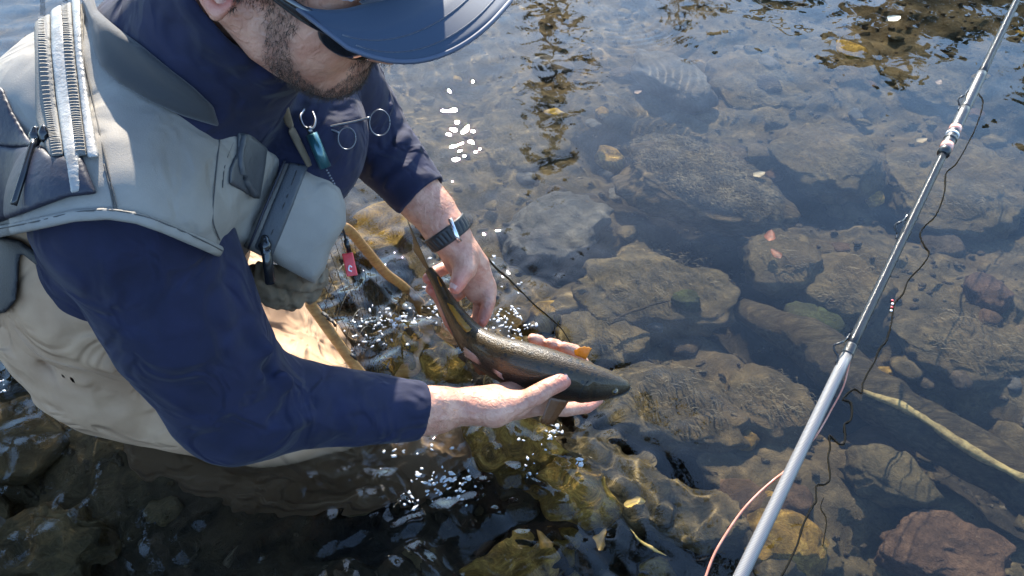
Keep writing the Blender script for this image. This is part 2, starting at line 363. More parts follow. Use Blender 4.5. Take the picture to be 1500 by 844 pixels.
# --- the water surface: real waves
MAN = np.array([-.25, .80])
hands = [(on_plane(640, 500, 0)[:2], .22, 1), (on_plane(300, 730, 0)[:2], .38, .42), (on_plane(40, 560, 0)[:2], .3, .42), (on_plane(700, 700, 0)[:2], .26, .9), (on_plane(520, 480, 0)[:2], .25, 1), (on_plane(760, 790, 0)[:2], .22, .6)]
waves = []
for i in range(70):
    lam = math.exp(rng.uniform(math.log(.035), math.log(.16))); a = rng.uniform(0, 2 * math.pi); waves.append((lam, a, rng.uniform(0, 6.28)))
fine_waves = [(rng.uniform(.014, .036), rng.uniform(0, 2 * math.pi), rng.uniform(0, 6.28)) for _ in range(26)]
ring_c = [(on_plane(905, 20, 0)[:2], .022, .12, .10), (on_plane(822, 640, 0)[:2], .012, .045, .16), (on_plane(835, 700, 0)[:2], .014, .07, .1)]
def water_z(X, Y):
    near = np.clip(1.6 - np.maximum(np.abs(X - .3) - 1.6, np.abs(Y - 1.6) - 1.7) * 3, 0, 1)
    p = np.stack([X, Y, 0 * X], -1)
    dist = 0 * X
    for c, w, a_ in hands: dist = np.maximum(dist, a_ * np.exp(-((X - c[0])**2 + (Y - c[1])**2) / w**2))
    left = 1 / (1 + np.exp((X - (.10 + .03 * (Y - 1))) / .16))
    gl = np.exp(-((X + .12)**2 + (Y - 1.6)**2) / .45**2)
    a_fine = (.0055 + .026 * left * (1 - .9 * gl) + .22 * dist) * near
    calm = .5 + .5 * np.clip(noise(p * 2.3 + 3) + .5, 0, 1)
    q = p + .03 * np.stack([noise(p * 5), noise(p * 5 + 9), 0 * X], -1)
    z = 0 * X
    for lam, a, ph in waves:
        k = 2 * math.pi / lam; z = z + np.sin(k * (q[..., 0] * math.cos(a) + q[..., 1] * math.sin(a)) + ph) / k
    z = z * a_fine * calm * .28
    zf = 0 * X
    for lam, a, ph in fine_waves:
        k = 2 * math.pi / lam; zf = zf + np.sin(k * (q[..., 0] * math.cos(a) + q[..., 1] * math.sin(a)) + ph) / k
    z = z + zf * near * (.006 * left * (1 - .95 * gl) + .15 * dist * np.clip(.4 + noise(p * 7 + 31), 0, 1)) * .4
    z = z + (1 - .62 * gl) * near * (.0021 * noise(p * 4.2 + 2) + .0011 * noise(p * 9 + 20))
    z = z + .12 * (1 - near) * .02 * noise(p * .9)
    for c, lam, w, s in ring_c:
        r = np.hypot(X - c[0], Y - c[1]); an = np.arctan2(Y - c[1], X - c[0]); z = z + s * (.12 + .88 * np.clip(np.cos(an + .9), 0, 1)**2) * (.55 + .6 * noise(p * 11)) * lam / 6.28 * np.sin((r + .006 * noise(p * 14)) * 6.28 / lam) * np.exp(-((r - w * .8) / w)**2)
    return z
V, F = grid_mesh(axis_coords(-1.25, 1.9, .0046, 60), axis_coords(.3, 2.9, .0046, 60), water_z)
m_water = bpy.data.materials.new('clear_water'); m_water.use_nodes = True; t = m_water.node_tree; t.nodes.clear()
g_ = t.nodes.new('ShaderNodeBsdfGlass'); g_.inputs['IOR'].default_value = 1.333; g_.inputs['Roughness'].default_value = 0; g_.inputs['Color'].default_value = (.97, .98, .96, 1)
o_ = t.nodes.new('ShaderNodeOutputMaterial'); t.links.new(g_.outputs[0], o_.inputs[0])
water = mesh_obj('river_water', V, F, m_water); water.cycles.is_caustics_caster = True; tag(water, kind='structure')
# --- stones
_ico = {}
def ico(s):
    if s not in _ico:
        import bmesh
        b = bmesh.new(); bmesh.ops.create_icosphere(b, subdivisions=s, radius=1)
        _ico[s] = (np.array([v.co[:] for v in b.verts]), np.array([[v.index for v in f.verts] for f in b.faces])); b.free()
    return _ico[s]
def stone(name, c, rad, rot, m, seed, sub=4, rough=.28, fine=.05, flat=0):
    V, F = ico(sub); N = V.copy(); s = np.array([seed * 3.7, seed * 1.3, 0])
    V = V * (1 + rough * fbm(V * 1.1 + s, 3)[:, None] + fine * fbm(V * 6 + s, 3)[:, None])
    if flat: V[:, 2] = np.where(V[:, 2] > flat, flat + (V[:, 2] - flat) * .25, V[:, 2])
    V = V * rad; cr, sr = math.cos(rot), math.sin(rot); V = V @ np.array([[cr, sr, 0], [-sr, cr, 0], [0, 0, 1]])
    if rad[0] > .07: V = V + N * (.008 * fbm(V * 30 + s, 4))[:, None]
    o = wet(mesh_obj(name, V, F, m)); o.location = np.asarray(c).tolist(); return o
# (px, py, half width px, half height px, image angle, height of the top, material, label)
BIG = [
 (1030, 262, 128, 50, 24, -.13, m_fur, 'big elongated boulder shaggy with combed brown algae, beside the dark blue pool'),
 (985, 106, 40, 44, -30, -.16, m_pale, 'pale grey smooth rounded boulder alone in the blue upper water'),
 (965, 420, 112, 58, 4, -.17, m_alg, 'broad brown algae covered boulder just below the dark pool in mid-stream'),
 (1215, 218, 74, 50, 12, -.17, m_alg, 'lumpy brown boulder left of the rod wrappings'),
 (1142, 372, 56, 46, 8, -.17, m_alg, 'rounded dark boulder wearing an orange patch'),
 (1450, 424, 30, 24, 0, -.2, m_rust, 'round rusty orange stone at the right edge of the water'),
 (812, 322, 84, 48, -20, -.2, m_pale, 'hazy pale boulder right of the watch hand'),
 (1125, 585, 72, 50, 22, -.19, m_alg, 'dark rounded boulder above the long shaded trough, left of the rod'),
 (985, 590, 112, 62, 14, -.17, m_alg, 'wide flat brown slab of rock just right of the trout head'),
 (900, 695, 86, 58, 36, -.17, m_alg, 'sloping smooth boulder below the trout head with a dark groove beside it'),
 (1305, 692, 68, 36, 20, -.17, m_alg, 'angular brown slab lying alone in the shaded trough right of the rod'),
 (1385, 800, 96, 48, 8, -.18, m_rust, 'dull reddish brown boulder at the lower right corner'),
 (1010, 745, 88, 44, 10, -.2, m_alg, 'low brown boulder beside the small yellow twig'),
 (1100, 705, 76, 36, 24, -.22, m_alg, 'low speckled boulder left of where the pink line leaves the rod'),
 (1400, 262, 104, 62, 6, -.22, m_alg, 'broad flat dim boulder to the right of the rod middle'),
 (1420, 500, 110, 52, 16, -.22, m_alg, 'long flat boulder under the rusty stone on the right'),
 (1240, 415, 70, 46, -12, -.2, m_alg, 'mossy boulder behind the middle of the rod'),
 (1110, 110, 72, 44, 10, -.22, m_alg, 'dim boulder right of the pale grey one'),
 (1240, 80, 66, 36, 4, -.22, m_alg, 'dim flat stone under the upper leaf reflections'),
 (880, 490, 66, 34, 12, -.19, m_alg, 'brown stone directly above the trout back'),
 (1190, 470, 42, 26, 20, -.22, m_green, 'stone tinged bright green above the sunken log'),
 (1005, 438, 24, 12, 12, -.155, m_green, 'small bright green tuft of a stone on the mid-stream boulder'),
 (620, 520, 74, 44, 12, -.15, m_gold, 'golden sunlit boulder under the ripples between the two forearms'),
 (560, 330, 46, 46, 40, -.12, m_gold, 'golden stone in the gap between vest pocket and far sleeve'),
 (850, 715, 62, 40, 30, -.13, m_gold, 'amber boulder in the ripples below the near hand'),
 (720, 640, 100, 46, 8, -.15, m_gold, 'amber brown boulder beneath the near wrist'),
 (750, 828, 66, 26, -6, -.18, m_gold, 'orange brown boulder at the bottom edge below the hands'),
 (60, 790, 96, 56, 8, -.18, m_alg, 'brown boulder at the bottom left corner'),
 (24, 650, 56, 66, 60, -.2, m_alg, 'brown stone behind the wader seat at the left edge'),
 (25, 520, 30, 40, 60, -.2, m_alg, 'brown stone at the left edge beside the waders'),
 (560, 790, 96, 40, 6, -.24, m_shaded, 'boulder painted dark for the shadow of the angler'),
 (1160, 800, 70, 36, 16, -.22, m_alg, 'brown stone right of the rod butt at the bottom edge'),
 (760, 200, 70, 46, -20, -.22, m_alg, 'grey brown stone below the main sun glint'),
 (1370, 110, 80, 40, 4, -.22, m_alg, 'dull stone beneath the large brown reflection'),
]
for i, (px, py, hw, hh, ang, zt, m, lab) in enumerate(BIG):
    c = on_bed(px, py, zt - .03); ex = on_bed(px + hw, py, zt - .03); ey = on_bed(px, py + hh, zt - .03)
    rx = np.linalg.norm(ex - c); ry = np.linalg.norm(ey - c)
    rz = min(.13, .6 * min(rx, ry) + .035); c[2] = zt - rz * .82
    a = -R(ang); o = stone('boulder' if max(rx, ry) > .07 else 'stone', c, (rx * 1.0, ry * 1.0, rz), a * 1.15, m, i + 1, sub=5 if rx > .1 else 4, flat=.4)
    tag(o, lab, 'boulder' if max(rx, ry) > .07 else 'stone', 'rocks of the stream bed')
# smaller stones, one by one, mesh data shared between look-alikes
protos = []
for k in range(10):
    mm = [m_alg, m_alg, m_silt, m_rust, m_alg, m_pale, m_gold, m_alg, m_silt, m_alg][k]
    o = stone('stone', (0, 0, -5), (1, rng.uniform(.65, .95), rng.uniform(.45, .65)), 0, mm, 60 + k, sub=3, rough=.3, fine=.04); protos.append((o, mm))
used = set(); names = {id(m_rust): 'rust coloured', id(m_pale): 'pale grey', id(m_gold): 'golden brown', id(m_alg): 'brown algae coated', id(m_silt): 'dark silty'}
def where(px, py):
    row = 'at the top of the water' if py < 280 else 'in mid-water' if py < 560 else 'near the bottom edge'
    colm = 'left of the angler' if px < 230 else 'in front of the angler' if px < 760 else 'left of the rod' if px < 1180 else 'under and right of the rod'
    return row, colm
cnt = 0; placed = []
for k in range(900):
    if cnt >= 210: break
    px, py = rng.uniform(-40, 1540), rng.uniform(-30, 870)
    if -40 < px < 420 and py < 600: continue
    if 420 <= px < 560 and py < 300: continue
    if px < 520 and py > 600 and k % 4: continue
    zz = float(bed_z(*[np.array([v]) for v in on_bed(px, py, -.36)[:2]])[0]); c = on_bed(px, py, zz); s = rng.choice([.018, .026, .036, .05, .07], p=[.25, .3, .25, .13, .07])
    j = rng.integers(0, 10); src, mm = protos[j]
    o = src if j not in used else link(src.copy()); used.add(j)
    o.location = (c[0], c[1], zz + s * .15); o.scale = (s, s, s); o.rotation_euler = (rng.uniform(-.3, .3), rng.uniform(-.3, .3), rng.uniform(0, 6.3))
    row, colm = where(px, py); size = 'tiny' if s < .02 else 'small' if s < .04 else 'fist sized'
    placed.append((px, py, o, size, mm)); cnt += 1
LAND = [(px, py, w) for (px, py, w) in ((1030, 262, 'the shaggy boulder'), (985, 106, 'the pale grey boulder'), (965, 420, 'the broad mid-stream boulder'), (1215, 218, 'the lumpy boulder'), (1142, 372, 'the orange leaves'),
    (1450, 424, 'the rusty orange stone'), (1125, 585, 'the shaded trough'), (930, 575, 'the trout head'), (900, 695, 'the sloping boulder'), (1305, 692, 'the angular slab'), (1385, 800, 'the reddish corner boulder'),
    (950, 790, 'the yellow twig'), (1100, 800, 'the rod butt'), (1395, 200, 'the rod wrappings'), (1310, 40, 'the floating pale leaf'), (1243, 515, 'the rod ferrule'), (1430, 680, 'the yellow branch'), (1000, 438, 'the green tuft'),
    (620, 520, 'the golden boulder'), (660, 340, 'the wristwatch'), (640, 40, 'the cap brim'), (690, 170, 'the sun glint'), (60, 790, 'the corner boulder'), (25, 600, 'the wader seat'), (400, 760, 'the near thigh'), (740, 640, 'the near hand'), (530, 790, 'the bottom shadow'),
    (1480, 560, 'the right edge'), (1100, 40, 'the top edge'), (760, 60, 'the ripple rings'), (1180, 470, 'the sunken log'))]
taken = {}
for px, py, o, size, mm in placed:
    near = sorted(LAND, key=lambda l: (l[0] - px)**2 + (l[1] - py)**2)
    for l in near[:9]:
        dx, dy = px - l[0], py - l[1]; side = ('right of' if dx > 0 else 'left of') if abs(dx) > abs(dy) else ('below' if dy > 0 else 'above')
        lab = f'{size} {names[id(mm)]} stone {side} {l[2]}'
        if lab not in taken: break
    taken.setdefault(lab, []).append(o); tag(o, lab, 'stone', 'small stones lying on the stream bed')
for lab, os_ in taken.items():
    if len(os_) > 1:
        for o in os_: o['group'] = lab.replace(' stone ', ' stones ')
for j, (o, mm) in enumerate(protos):
    if j not in used: bpy.data.objects.remove(o)
# sand grains and pebbles nobody could count
V1, F1 = ico(1); M = 5000; PV = []; PF = []; q = np.stack([rng.uniform(-1.3, 2.0, M), rng.uniform(.2, 3.0, M)], 1)
zq = bed_z(q[:, 0], q[:, 1]); ss = rng.uniform(.003, .011, M)
for k in range(M):
    v = V1 * (1 + .25 * rng.normal(size=(len(V1), 1))) * ss[k] * [1, .8, .6]; PV.append(v + [q[k, 0], q[k, 1], zq[k] + ss[k] * .3]); PF.append(F1 + k * len(V1))
grav = wet(mesh_obj('gravel', np.concatenate(PV), np.concatenate(PF), bed_material('gravel', (.02, .016, .012), (.06, .048, .032), (.22, .18, .12), scale=60)))
tag(grav, 'loose gravel strewn between the rocks of the bed', 'gravel', kind='stuff')
# filamentous algae: short combed strands on the shaggy boulder and the bed
def strands(name, spots, m, label):
    VV, FF, n = [], [], 0
    for (px, py, z, L_, ang) in spots:
        a = on_bed(px, py, z); th = ang + rng.normal() * .22; dr = np.array([math.cos(th), math.sin(th), 0]); sd = np.array([-dr[1], dr[0], 0]) * rng.uniform(.0005, .0013)
        pts = [a + dr * L_ * t_ + np.array([0, 0, .012 * math.sin(t_ * 3.1) * 1.2]) + sd * 4 * math.sin(t_ * 5 + px) for t_ in (0, .33, .66, 1)]
        for j, p_ in enumerate(pts): w_ = 1 - j * .28; VV += [p_ - sd * w_, p_ + sd * w_]
        for j in range(3): FF.append([n + 2 * j, n + 2 * j + 1, n + 2 * j + 3, n + 2 * j + 2])
        n += 8
    o = wet(mesh_obj(name, np.array(VV), np.array(FF), m)); return tag(o, label, 'algae', kind='stuff')
sp = []
for (px, py, hw, hh, ang, zt, m, lab) in BIG:
    dens = 16 if m is m_fur else 1.2 if m is m_alg and py < 640 else 0
    for k in range(int(dens * hw * hh / 22)):
        r_, t_ = math.sqrt(rng.uniform(0, .9)), rng.uniform(0, 6.28); u, v = hw * r_ * math.cos(t_), hh * r_ * math.sin(t_); ca, sa = math.cos(R(ang)), math.sin(R(ang))
        sp.append((px + u * ca - v * sa, py + u * sa + v * ca, zt - .012 - .07 * r_**3, rng.uniform(.010, .03), R(-42)))
strands('water_algae', sp, mat('algae_strand', (.03, .025, .015), .95, col2=(.15, .12, .07), scale=25), 'combed brown strands of algae trailing from the submerged rocks')
# sunken log and branch
m_log = bed_material('waterlogged_wood', (.016, .013, .008), (.06, .047, .026), (.15, .115, .06), streak=(1, 5, 5), ang=R(-30), scale=18)
def bed_log(name, pts, rad, m, label, cat, zs, seg=20, wob=.1):
    C = catmull([on_bed(a, b, z) for (a, b), z in zip(pts, zs)], 12); n = len(C); rr = np.interp(np.linspace(0, 1, n), np.linspace(0, 1, len(rad)), rad)
    o = tube(name, C, rr, m, seg=seg); me = o.data; co = np.empty(len(me.vertices) * 3, np.float32); me.vertices.foreach_get('co', co); co = co.reshape(-1, 3)
    d = fbm(co * [14, 14, 14] + 3, 3); c = np.repeat(C, seg, 0); co = co + (co - c) * (d * wob * 2)[:, None]; me.vertices.foreach_set('co', co.astype(np.float32).ravel()); me.update()
    wet(o); tag(o, label, cat); return base_origin(o)
bed_log('sunken_log', [(1085, 452), (1180, 500), (1290, 585), (1400, 650), (1530, 730)], [.03, .05, .055, .05, .05], m_log, 'long waterlogged log slanting down to the right under the rod', 'log', [-.25, -.215, -.20, -.195, -.20])
m_y = mat('yellow_bark', (.12, .085, .03), .8, col2=(.34, .26, .10), scale=60, bump=.5)
bed_log('stripped_branch', [(1262, 572), (1330, 600), (1405, 648), (1500, 702)], [.006, .009, .007, .009], m_y, 'thin yellow stripped branch lying along the sunken log', 'branch', [-.155, -.145, -.14, -.145], seg=8, wob=.5)
bed_log('twig', [(925, 775), (940, 790), (960, 804), (975, 814)], [.001, .0026, .004, .0008], mat('straw', (.62, .42, .12), .6), 'short straw yellow twig on the bed below the trout head', 'twig', [-.16, -.16, -.155, -.16], seg=6, wob=.1)
bed_log('dark_twig', [(900, 470), (935, 452), (980, 440)], [.002, .004, .002], m_log, 'thin dark twig on the bed above the trout', 'twig', [-.16] * 3, seg=6, wob=.2)
# orange growth on the round boulder, fallen leaves
def leaf(px, py, z, size, col, rot, label, bent=.3, surf=False):
    n = 9; V = []; F = []
    for i in range(n):
        t_ = i / (n - 1); w_ = math.sin(math.pi * t_**.8) * .32 * (1 + .15 * math.sin(9 * t_))
        for s_ in (-1, -.5, 0, .5, 1): V.append([(t_ - .5), s_ * w_, bent * (abs(s_) * w_ + (t_ - .5)**2 * .5)])
    for i in range(n - 1):
        for j in range(4): k = i * 5 + j; F.append([k, k + 5, k + 6, k + 1])
    V = np.array(V) * size; V = np.concatenate([V, V - [0, 0, .0006]]); K = n * 5; F2 = [[a + K for a in f[::-1]] for f in F]
    edge = [i * 5 for i in range(n)] + [(n - 1) * 5 + j for j in range(1, 5)] + [i * 5 + 4 for i in range(n - 2, -1, -1)] + [3, 2, 1]
    F3 = [[edge[i], edge[(i + 1) % len(edge)], edge[(i + 1) % len(edge)] + K, edge[i] + K] for i in range(len(edge))]
    c, s = math.cos(rot), math.sin(rot); V = V @ np.array([[c, s, 0], [-s, c, 0], [0, 0, 1]])
    o = mesh_obj('fallen_leaf', V, F + F2 + F3, mat('leaf_' + label.split()[0], col, .6, col2=tuple(x * .5 for x in col), scale=80))
    o.location = (on_plane(px, py, z) if surf else on_bed(px, py, z)).tolist(); wet(o); tag(o, label, 'leaf'); return o
leaf(1310, 28, .003, .05, (.55, .5, .36), .6, 'pale dry leaf floating on the brown reflection at the top', surf=True)
leaf(1128, 345, -.13, .038, (.30, .10, .04), 1.2, 'orange red leaf on top of the round dark boulder')
leaf(1136, 372, -.135, .034, (.28, .11, .05), 2.0, 'smaller orange leaf stuck below the orange red one')
leaf(935, 735, -.16, .03, (.6, .38, .1), .1, 'ochre leaf on the sloping boulder below the trout')
leaf(1375, 120, -.2, .03, (.3, .2, .12), .9, 'pinkish leaf on the bed close to the upper rod')
leaf(1350, 205, -.2, .035, (.34, .25, .13), .4, 'tan leaf on the bed left of the rod wrappings')
leaf(1112, 255, -.15, .035, (.34, .27, .16), .5, 'light tan leaf at the right end of the shaggy boulder')
leaf(935, 135, -.2, .022, (.38, .24, .15), .5, 'small peach leaf left of the pale grey boulder')
leaf(880, 790, -.17, .035, (.4, .22, .04), 1.2, 'bright orange leaf at the bottom among the amber rocks')
leaf(800, 800, -.15, .04, (.4, .2, .03), 2.1, 'large orange leaf below the hands at the bottom edge')
# an added leaning tree, then far bank trees (seen mirrored in the water)
def added_leaning_tree():  # added out-of-view tree: darkens lower-left reflections and cuts blue sky fill
    rg = np.random.default_rng(21); base = np.array([-7.5, 4.5, -.4]); root = empty('tree', tuple(base)); top = np.array([-1.6, 2.6, 6.4]) - base
    C = catmull([np.zeros(3), top * .3 + [0, 0, 1.0], top * .65 + [0, 0, .8], top], 8); n = len(C); tube('trunk', C, np.linspace(.3, .06, n), m_bark, root, seg=10, up=(0, 1, 0))
    LV = []; LF = []; m_ = 0
    for k in range(74):
        i = rg.integers(n // 3, n); b0 = C[i]; e = b0 + rg.normal(size=3) * [1.5, 1.3, .55] + [1.0, -.4, .2]
        tube('limb', np.array([b0, (b0 + e) / 2 + [0, 0, .15], e]), [.05, .025, .008], m_bark, root, seg=5, up=(.3, .2, 1))
        for q_ in range(150):
            c = b0 + (e - b0) * rg.uniform(.3, 1.1) + rg.normal(size=3) * [.32, .32, .2]
            if c[2] + base[2] < 3.9: continue
            s_ = rg.uniform(.08, .17); u = nrm3(rg.normal(size=3)); v = nrm3(np.cross(u, rg.normal(size=3))); LV += [c - u * s_, c + v * s_ * .55, c + u * s_, c - v * s_ * .55]; LF.append([m_, m_ + 1, m_ + 2, m_ + 3]); m_ += 4
    tag(mesh_obj('crown', np.array(LV), np.array(LF), m_fol, root, smooth=False), kind='stuff')
    tag(root, 'added leaning tree, out of view, whose crown darkens the water at the lower left', 'tree')
nrm3 = lambda v: v / np.linalg.norm(v)
m_bark = mat('bark', (.1, .075, .05), .9, col2=(.05, .04, .03), scale=20, bump=.6, stretch=(1, 1, .2))
m_fol = mat('foliage', (.06, .055, .02), .8, col2=(.11, .085, .03), scale=3)
def tree(x, y, hgt, cr, label, seed, sparse=1.0, conifer=False):
    rg = np.random.default_rng(seed); z0 = float(bed_z(np.array([x]), np.array([y]))[0]) - .1
    root = empty('tree', (x, y, z0)); n = 14; tt = np.linspace(0, 1, n); C = np.stack([.12 * np.sin(tt * 4 + seed), .1 * np.cos(tt * 3 + seed), tt * hgt], 1)
    trunk = tube('trunk', C, .16 * (1 - tt * .9) * hgt / 8, m_bark, root, seg=9, up=(1, 0, 0))
    LV = []; LF = []; m_ = 0
    for k in range(int(26 * (hgt / 8))):
        t0 = rg.uniform(.28 if not conifer else .12, .97); a = rg.uniform(0, 6.28); ln = cr * ((1 - t0) * 1.1 + .15 if conifer else math.sin(min(1, (1.05 - t0) * 1.6) * 1.5)) * rg.uniform(.7, 1.1)
        b0 = np.array([np.interp(t0, tt, C[:, 0]), np.interp(t0, tt, C[:, 1]), t0 * hgt]); dr = np.array([math.cos(a), math.sin(a), rg.uniform(-.1, .15) if conifer else rg.uniform(.2, .7)]); e = b0 + dr * ln
        tube('limb', np.array([b0, (b0 + e) / 2 + [0, 0, .06], e]), [.035, .02, .006], m_bark, root, seg=5, up=(.3, .2, 1))
        for q_ in range(int(70 * sparse)):
            c = b0 + (e - b0) * rg.uniform(.25, 1.05) + rg.normal(size=3) * [.2, .2, .13] * cr * .55; s_ = rg.uniform(.05, .1) * (2.0 if sparse > 1.5 else 1); u = rg.normal(size=3); u /= np.linalg.norm(u); v = np.cross(u, rg.normal(size=3)); v /= np.linalg.norm(v)
            LV += [c - u * s_, c + v * s_ * .5, c + u * s_, c - v * s_ * .5]; LF.append([m_, m_ + 1, m_ + 2, m_ + 3]); m_ += 4
    cro = mesh_obj('crown', np.array(LV), np.array(LF), m_fol, root, smooth=False); tag(cro, kind='stuff')
    tag(root, label, 'tree', 'trees on the far bank'); return root
tree(6.1, 11.5, 4.9, 2.4, 'brown leafed tree mirrored as the big brown patch at the top right', 3, sparse=2.2)
tree(9.9, 12.0, 6.3, 2.3, 'tall tree mirrored at the top right corner beside the rod tip', 4, sparse=1.8)
tree(.7, 14.0, 9.3, 1.1, 'tall narrow tree mirrored in the ripples right of the cap', 5, conifer=True)
tree(3.6, 15.0, 5.8, 1.3, 'small tree mirrored at the top middle of the water', 6)
tree(13.5, 15.0, 9.0, 2.0, 'dense tree behind the corner tree on the far bank', 8)
added_leaning_tree()
# ================================================================ THE ANGLER
def nrm(v): v = np.asarray(v, float); return v / np.linalg.norm(v)
# skeleton (metres, world)
NECK = np.array([-.33, .76, .66]); PEL = np.array([-.62, .87, .17])
SHR = np.array([-.385, .60, .555]); SHL = np.array([-.28, .92, .58])
ELR = P(344, 588, .965); WRR = P(640, 601, 1.11)
ELL = P(520, 175, 1.22); WRL = P(655, 340, 1.215)
HIPR = np.array([-.60, .79, .11]); KNR = np.array([-.17, .75, -.13]); HIPL = np.array([-.56, .97, .10]); KNL = np.array([-.345, .90, -.06])
ANR = np.array([-.60, .74, -.46]); ANL = np.array([-.55, 1.0, -.48])
T_UP = nrm(NECK - PEL); T_LAT = nrm(np.array([0, 1, 0]) - T_UP * T_UP[1]); T_FR = np.cross(T_LAT, -T_UP); T_FR = T_FR if T_FR[0] > 0 else -T_FR
TA = np.array([T_FR, T_LAT, T_UP])
CHEST = NECK - T_UP * .20 + T_FR * .0; BEL = NECK - T_UP * .40
# head frame
HF = nrm(cv(.79, .59, .16)); HL = cv(.25, -.68, .68); HL = nrm(HL - HF * (HL @ HF)); HU = np.cross(HF, HL)
HU = HU if HU @ cv(0, -1, 0) > 0 else -HU
EAR = P(354, -45, .66); HC = EAR + HL * .076
HM = np.array([HF, HL, HU])
def H(f, l, u): return HC + HF * f + HL * l + HU * u
def hand_px(pts, rad): return chain([P(*q) for q in pts], rad)
# --- flesh: one continuous surface
nose = U(chain([H(.098, 0, .012), H(.122, 0, -.028)], [.009, .014]), sph(H(.112, .012, -.033), .009), sph(H(.112, -.012, -.033), .009), k=.01)
lips = U(flat_chain([H(.098, .02, -.062), H(.104, 0, -.058), H(.098, -.02, -.062)], [.005] * 3, [.008] * 3, HU), flat_chain([H(.095, .018, -.071), H(.101, 0, -.072), H(.095, -.018, -.071)], [.006] * 3, [.008] * 3, HU), k=.003)
head = U(ell(HC + HF * -.005 + HU * .045, (.10, .077, .095), HM), ell(H(.045, 0, -.02), (.055, .062, .08), HM), ell(H(.06, 0, -.06), (.042, .045, .045), HM),
         chain([H(.0, -.06, -.05), H(.03, -.052, -.07), H(.088, -.014, -.084)], [.02, .018, .02]), chain([H(.0, .06, -.05), H(.03, .052, -.07), H(.088, .014, -.084)], [.02, .018, .02]),
         ell(H(.068, -.045, -.03), (.028, .02, .03), HM), ell(H(.068, .045, -.03), (.028, .02, .03), HM), k=.03)
head = U(head, nose, k=.012); head = U(head, lips, k=.008)
def ear(s):
    o = H(.0, s * .082, -.005); b = HL * s
    rim = [o + HF * f + HU * u + b * (.006 + .010 * (f < .004)) for f, u in ((.012, .012), (.006, .028), (-.008, .033), (-.022, .024), (-.026, .006), (-.02, -.012), (-.010, -.026), (.002, -.032), (.006, -.022))]
    e = U(chain(rim, [.004, .0045, .005, .005, .0048, .0048, .0055, .006, .004]), flat_chain([o + HF * -.004 + HU * .015, o + HF * -.006 - HU * .012], [.004, .004], [.017, .015], HL), chain([o + HF * .008 - HU * .002 + b * .006, o + HF * .009 - HU * .009 + b * .006], [.004, .004]),
          chain([o + HF * -.008 + HU * .018 + b * .006, o + HF * -.014 + b * .008, o + HF * -.006 - HU * .014 + b * .006], [.0035, .0035, .003]), k=.006)
    return e
head = U(head, ear(-1), k=.007); head = U(head, ear(1), k=.007)
neck = flat_chain([H(-.03, 0, -.04), NECK + T_UP * -.02], [.056, .064], [.062, .07], T_LAT)
# near hand (palm up under the trout): wrist, palm, thumb up the near flank, fingers beneath and up the far flank
pr = U(flat_chain([WRR, P(668, 597, 1.13), P(705, 594, 1.155), P(745, 588, 1.185), P(792, 582, 1.215)], [.023, .0235, .024, .021, .017], [.031, .030, .033, .040, .040], AX_F * .8 - AX_D * .6),
       chain([P(692, 598, 1.125), P(724, 600, 1.130), P(756, 592, 1.140)], [.021, .026, .019]), k=.018)
thumb_r = chain([P(738, 598, 1.134), P(768, 588, 1.134), P(784, 580, 1.132), P(801, 569, 1.134), P(820, 559, 1.142), P(829, 556, 1.147)], [.0175, .0148, .0152, .0136, .0140, .0115])
def finger(pts, rad): return chain([P(*q) for q in pts], [r * 1.07 for r in rad])
fr = [finger([(788, 597, 1.205), (828, 600, 1.225), (860, 596, 1.245), (876, 586, 1.262)], [.0115, .0105, .0095, .008]),
      finger([(785, 585, 1.225), (836, 575, 1.27), (862, 545, 1.285), (842, 514, 1.262), (826, 509, 1.25)], [.0115, .011, .0102, .0095, .0085]),
      finger([(770, 575, 1.225), (818, 555, 1.275), (836, 528, 1.28), (815, 506, 1.262), (806, 503, 1.252)], [.0115, .0108, .010, .0092, .008]),
      finger([(750, 565, 1.22), (790, 545, 1.27), (806, 518, 1.275), (790, 499, 1.26), (780, 496, 1.25)], [.0108, .0098, .009, .0085, .0075])]
handr = U(pr, thumb_r, k=.008)
for q in fr: handr = U(handr, q, k=.006)
arm_r = U(flat_chain([ELR, ELR * .45 + WRR * .55, P(610, 602, 1.095), WRR], [.044, .04, .030, .024], [.046, .043, .036, .031], AX_F), k=.01)
# far hand: grips the wrist of the tail, thumb over, fingers round the far side
wl2 = P(668, 362, 1.235)
pl = U(flat_chain([WRL, wl2, P(686, 390, 1.255), P(703, 424, 1.275)], [.021, .022, .02, .016], [.030, .031, .034, .027], AX_F + AX_R * .35), chain([P(676, 372, 1.222), P(681, 392, 1.215)], [.02, .017]), k=.02)
thumb_l = chain([P(680, 376, 1.218), P(680, 396, 1.208), P(671, 414, 1.2), P(668, 421, 1.198)], [.0165, .0148, .0128, .0105])
fl = [finger([(690, 392, 1.272), (662, 388, 1.292), (636, 400, 1.272), (627, 408, 1.262)], [.0115, .0105, .0095, .0085]),
      finger([(698, 410, 1.285), (668, 432, 1.308), (644, 434, 1.286), (632, 424, 1.272)], [.0115, .0108, .010, .009]),
      finger([(706, 424, 1.285), (702, 466, 1.306), (676, 492, 1.306), (660, 472, 1.292), (645, 440, 1.29)], [.0115, .0112, .0105, .0102, .009]),
      finger([(714, 418, 1.27), (716, 442, 1.27), (710, 462, 1.272), (706, 472, 1.27)], [.0115, .0105, .0095, .0082])]
handl = U(pl, thumb_l, k=.012)
for q in fl: handl = U(handl, q, k=.006)
arm_l = flat_chain([ELL, ELL * .4 + WRL * .6, P(636, 312, 1.213), WRL], [.042, .038, .029, .022], [.044, .04, .035, .030], AX_F)
core = U(ell(CHEST, (.10, .15, .2), TA), ell(BEL, (.10, .14, .17), TA), ell(PEL, (.12, .15, .13), TA), chain([SHR, CHEST, SHL], [.06, .09, .06]), k=.06)
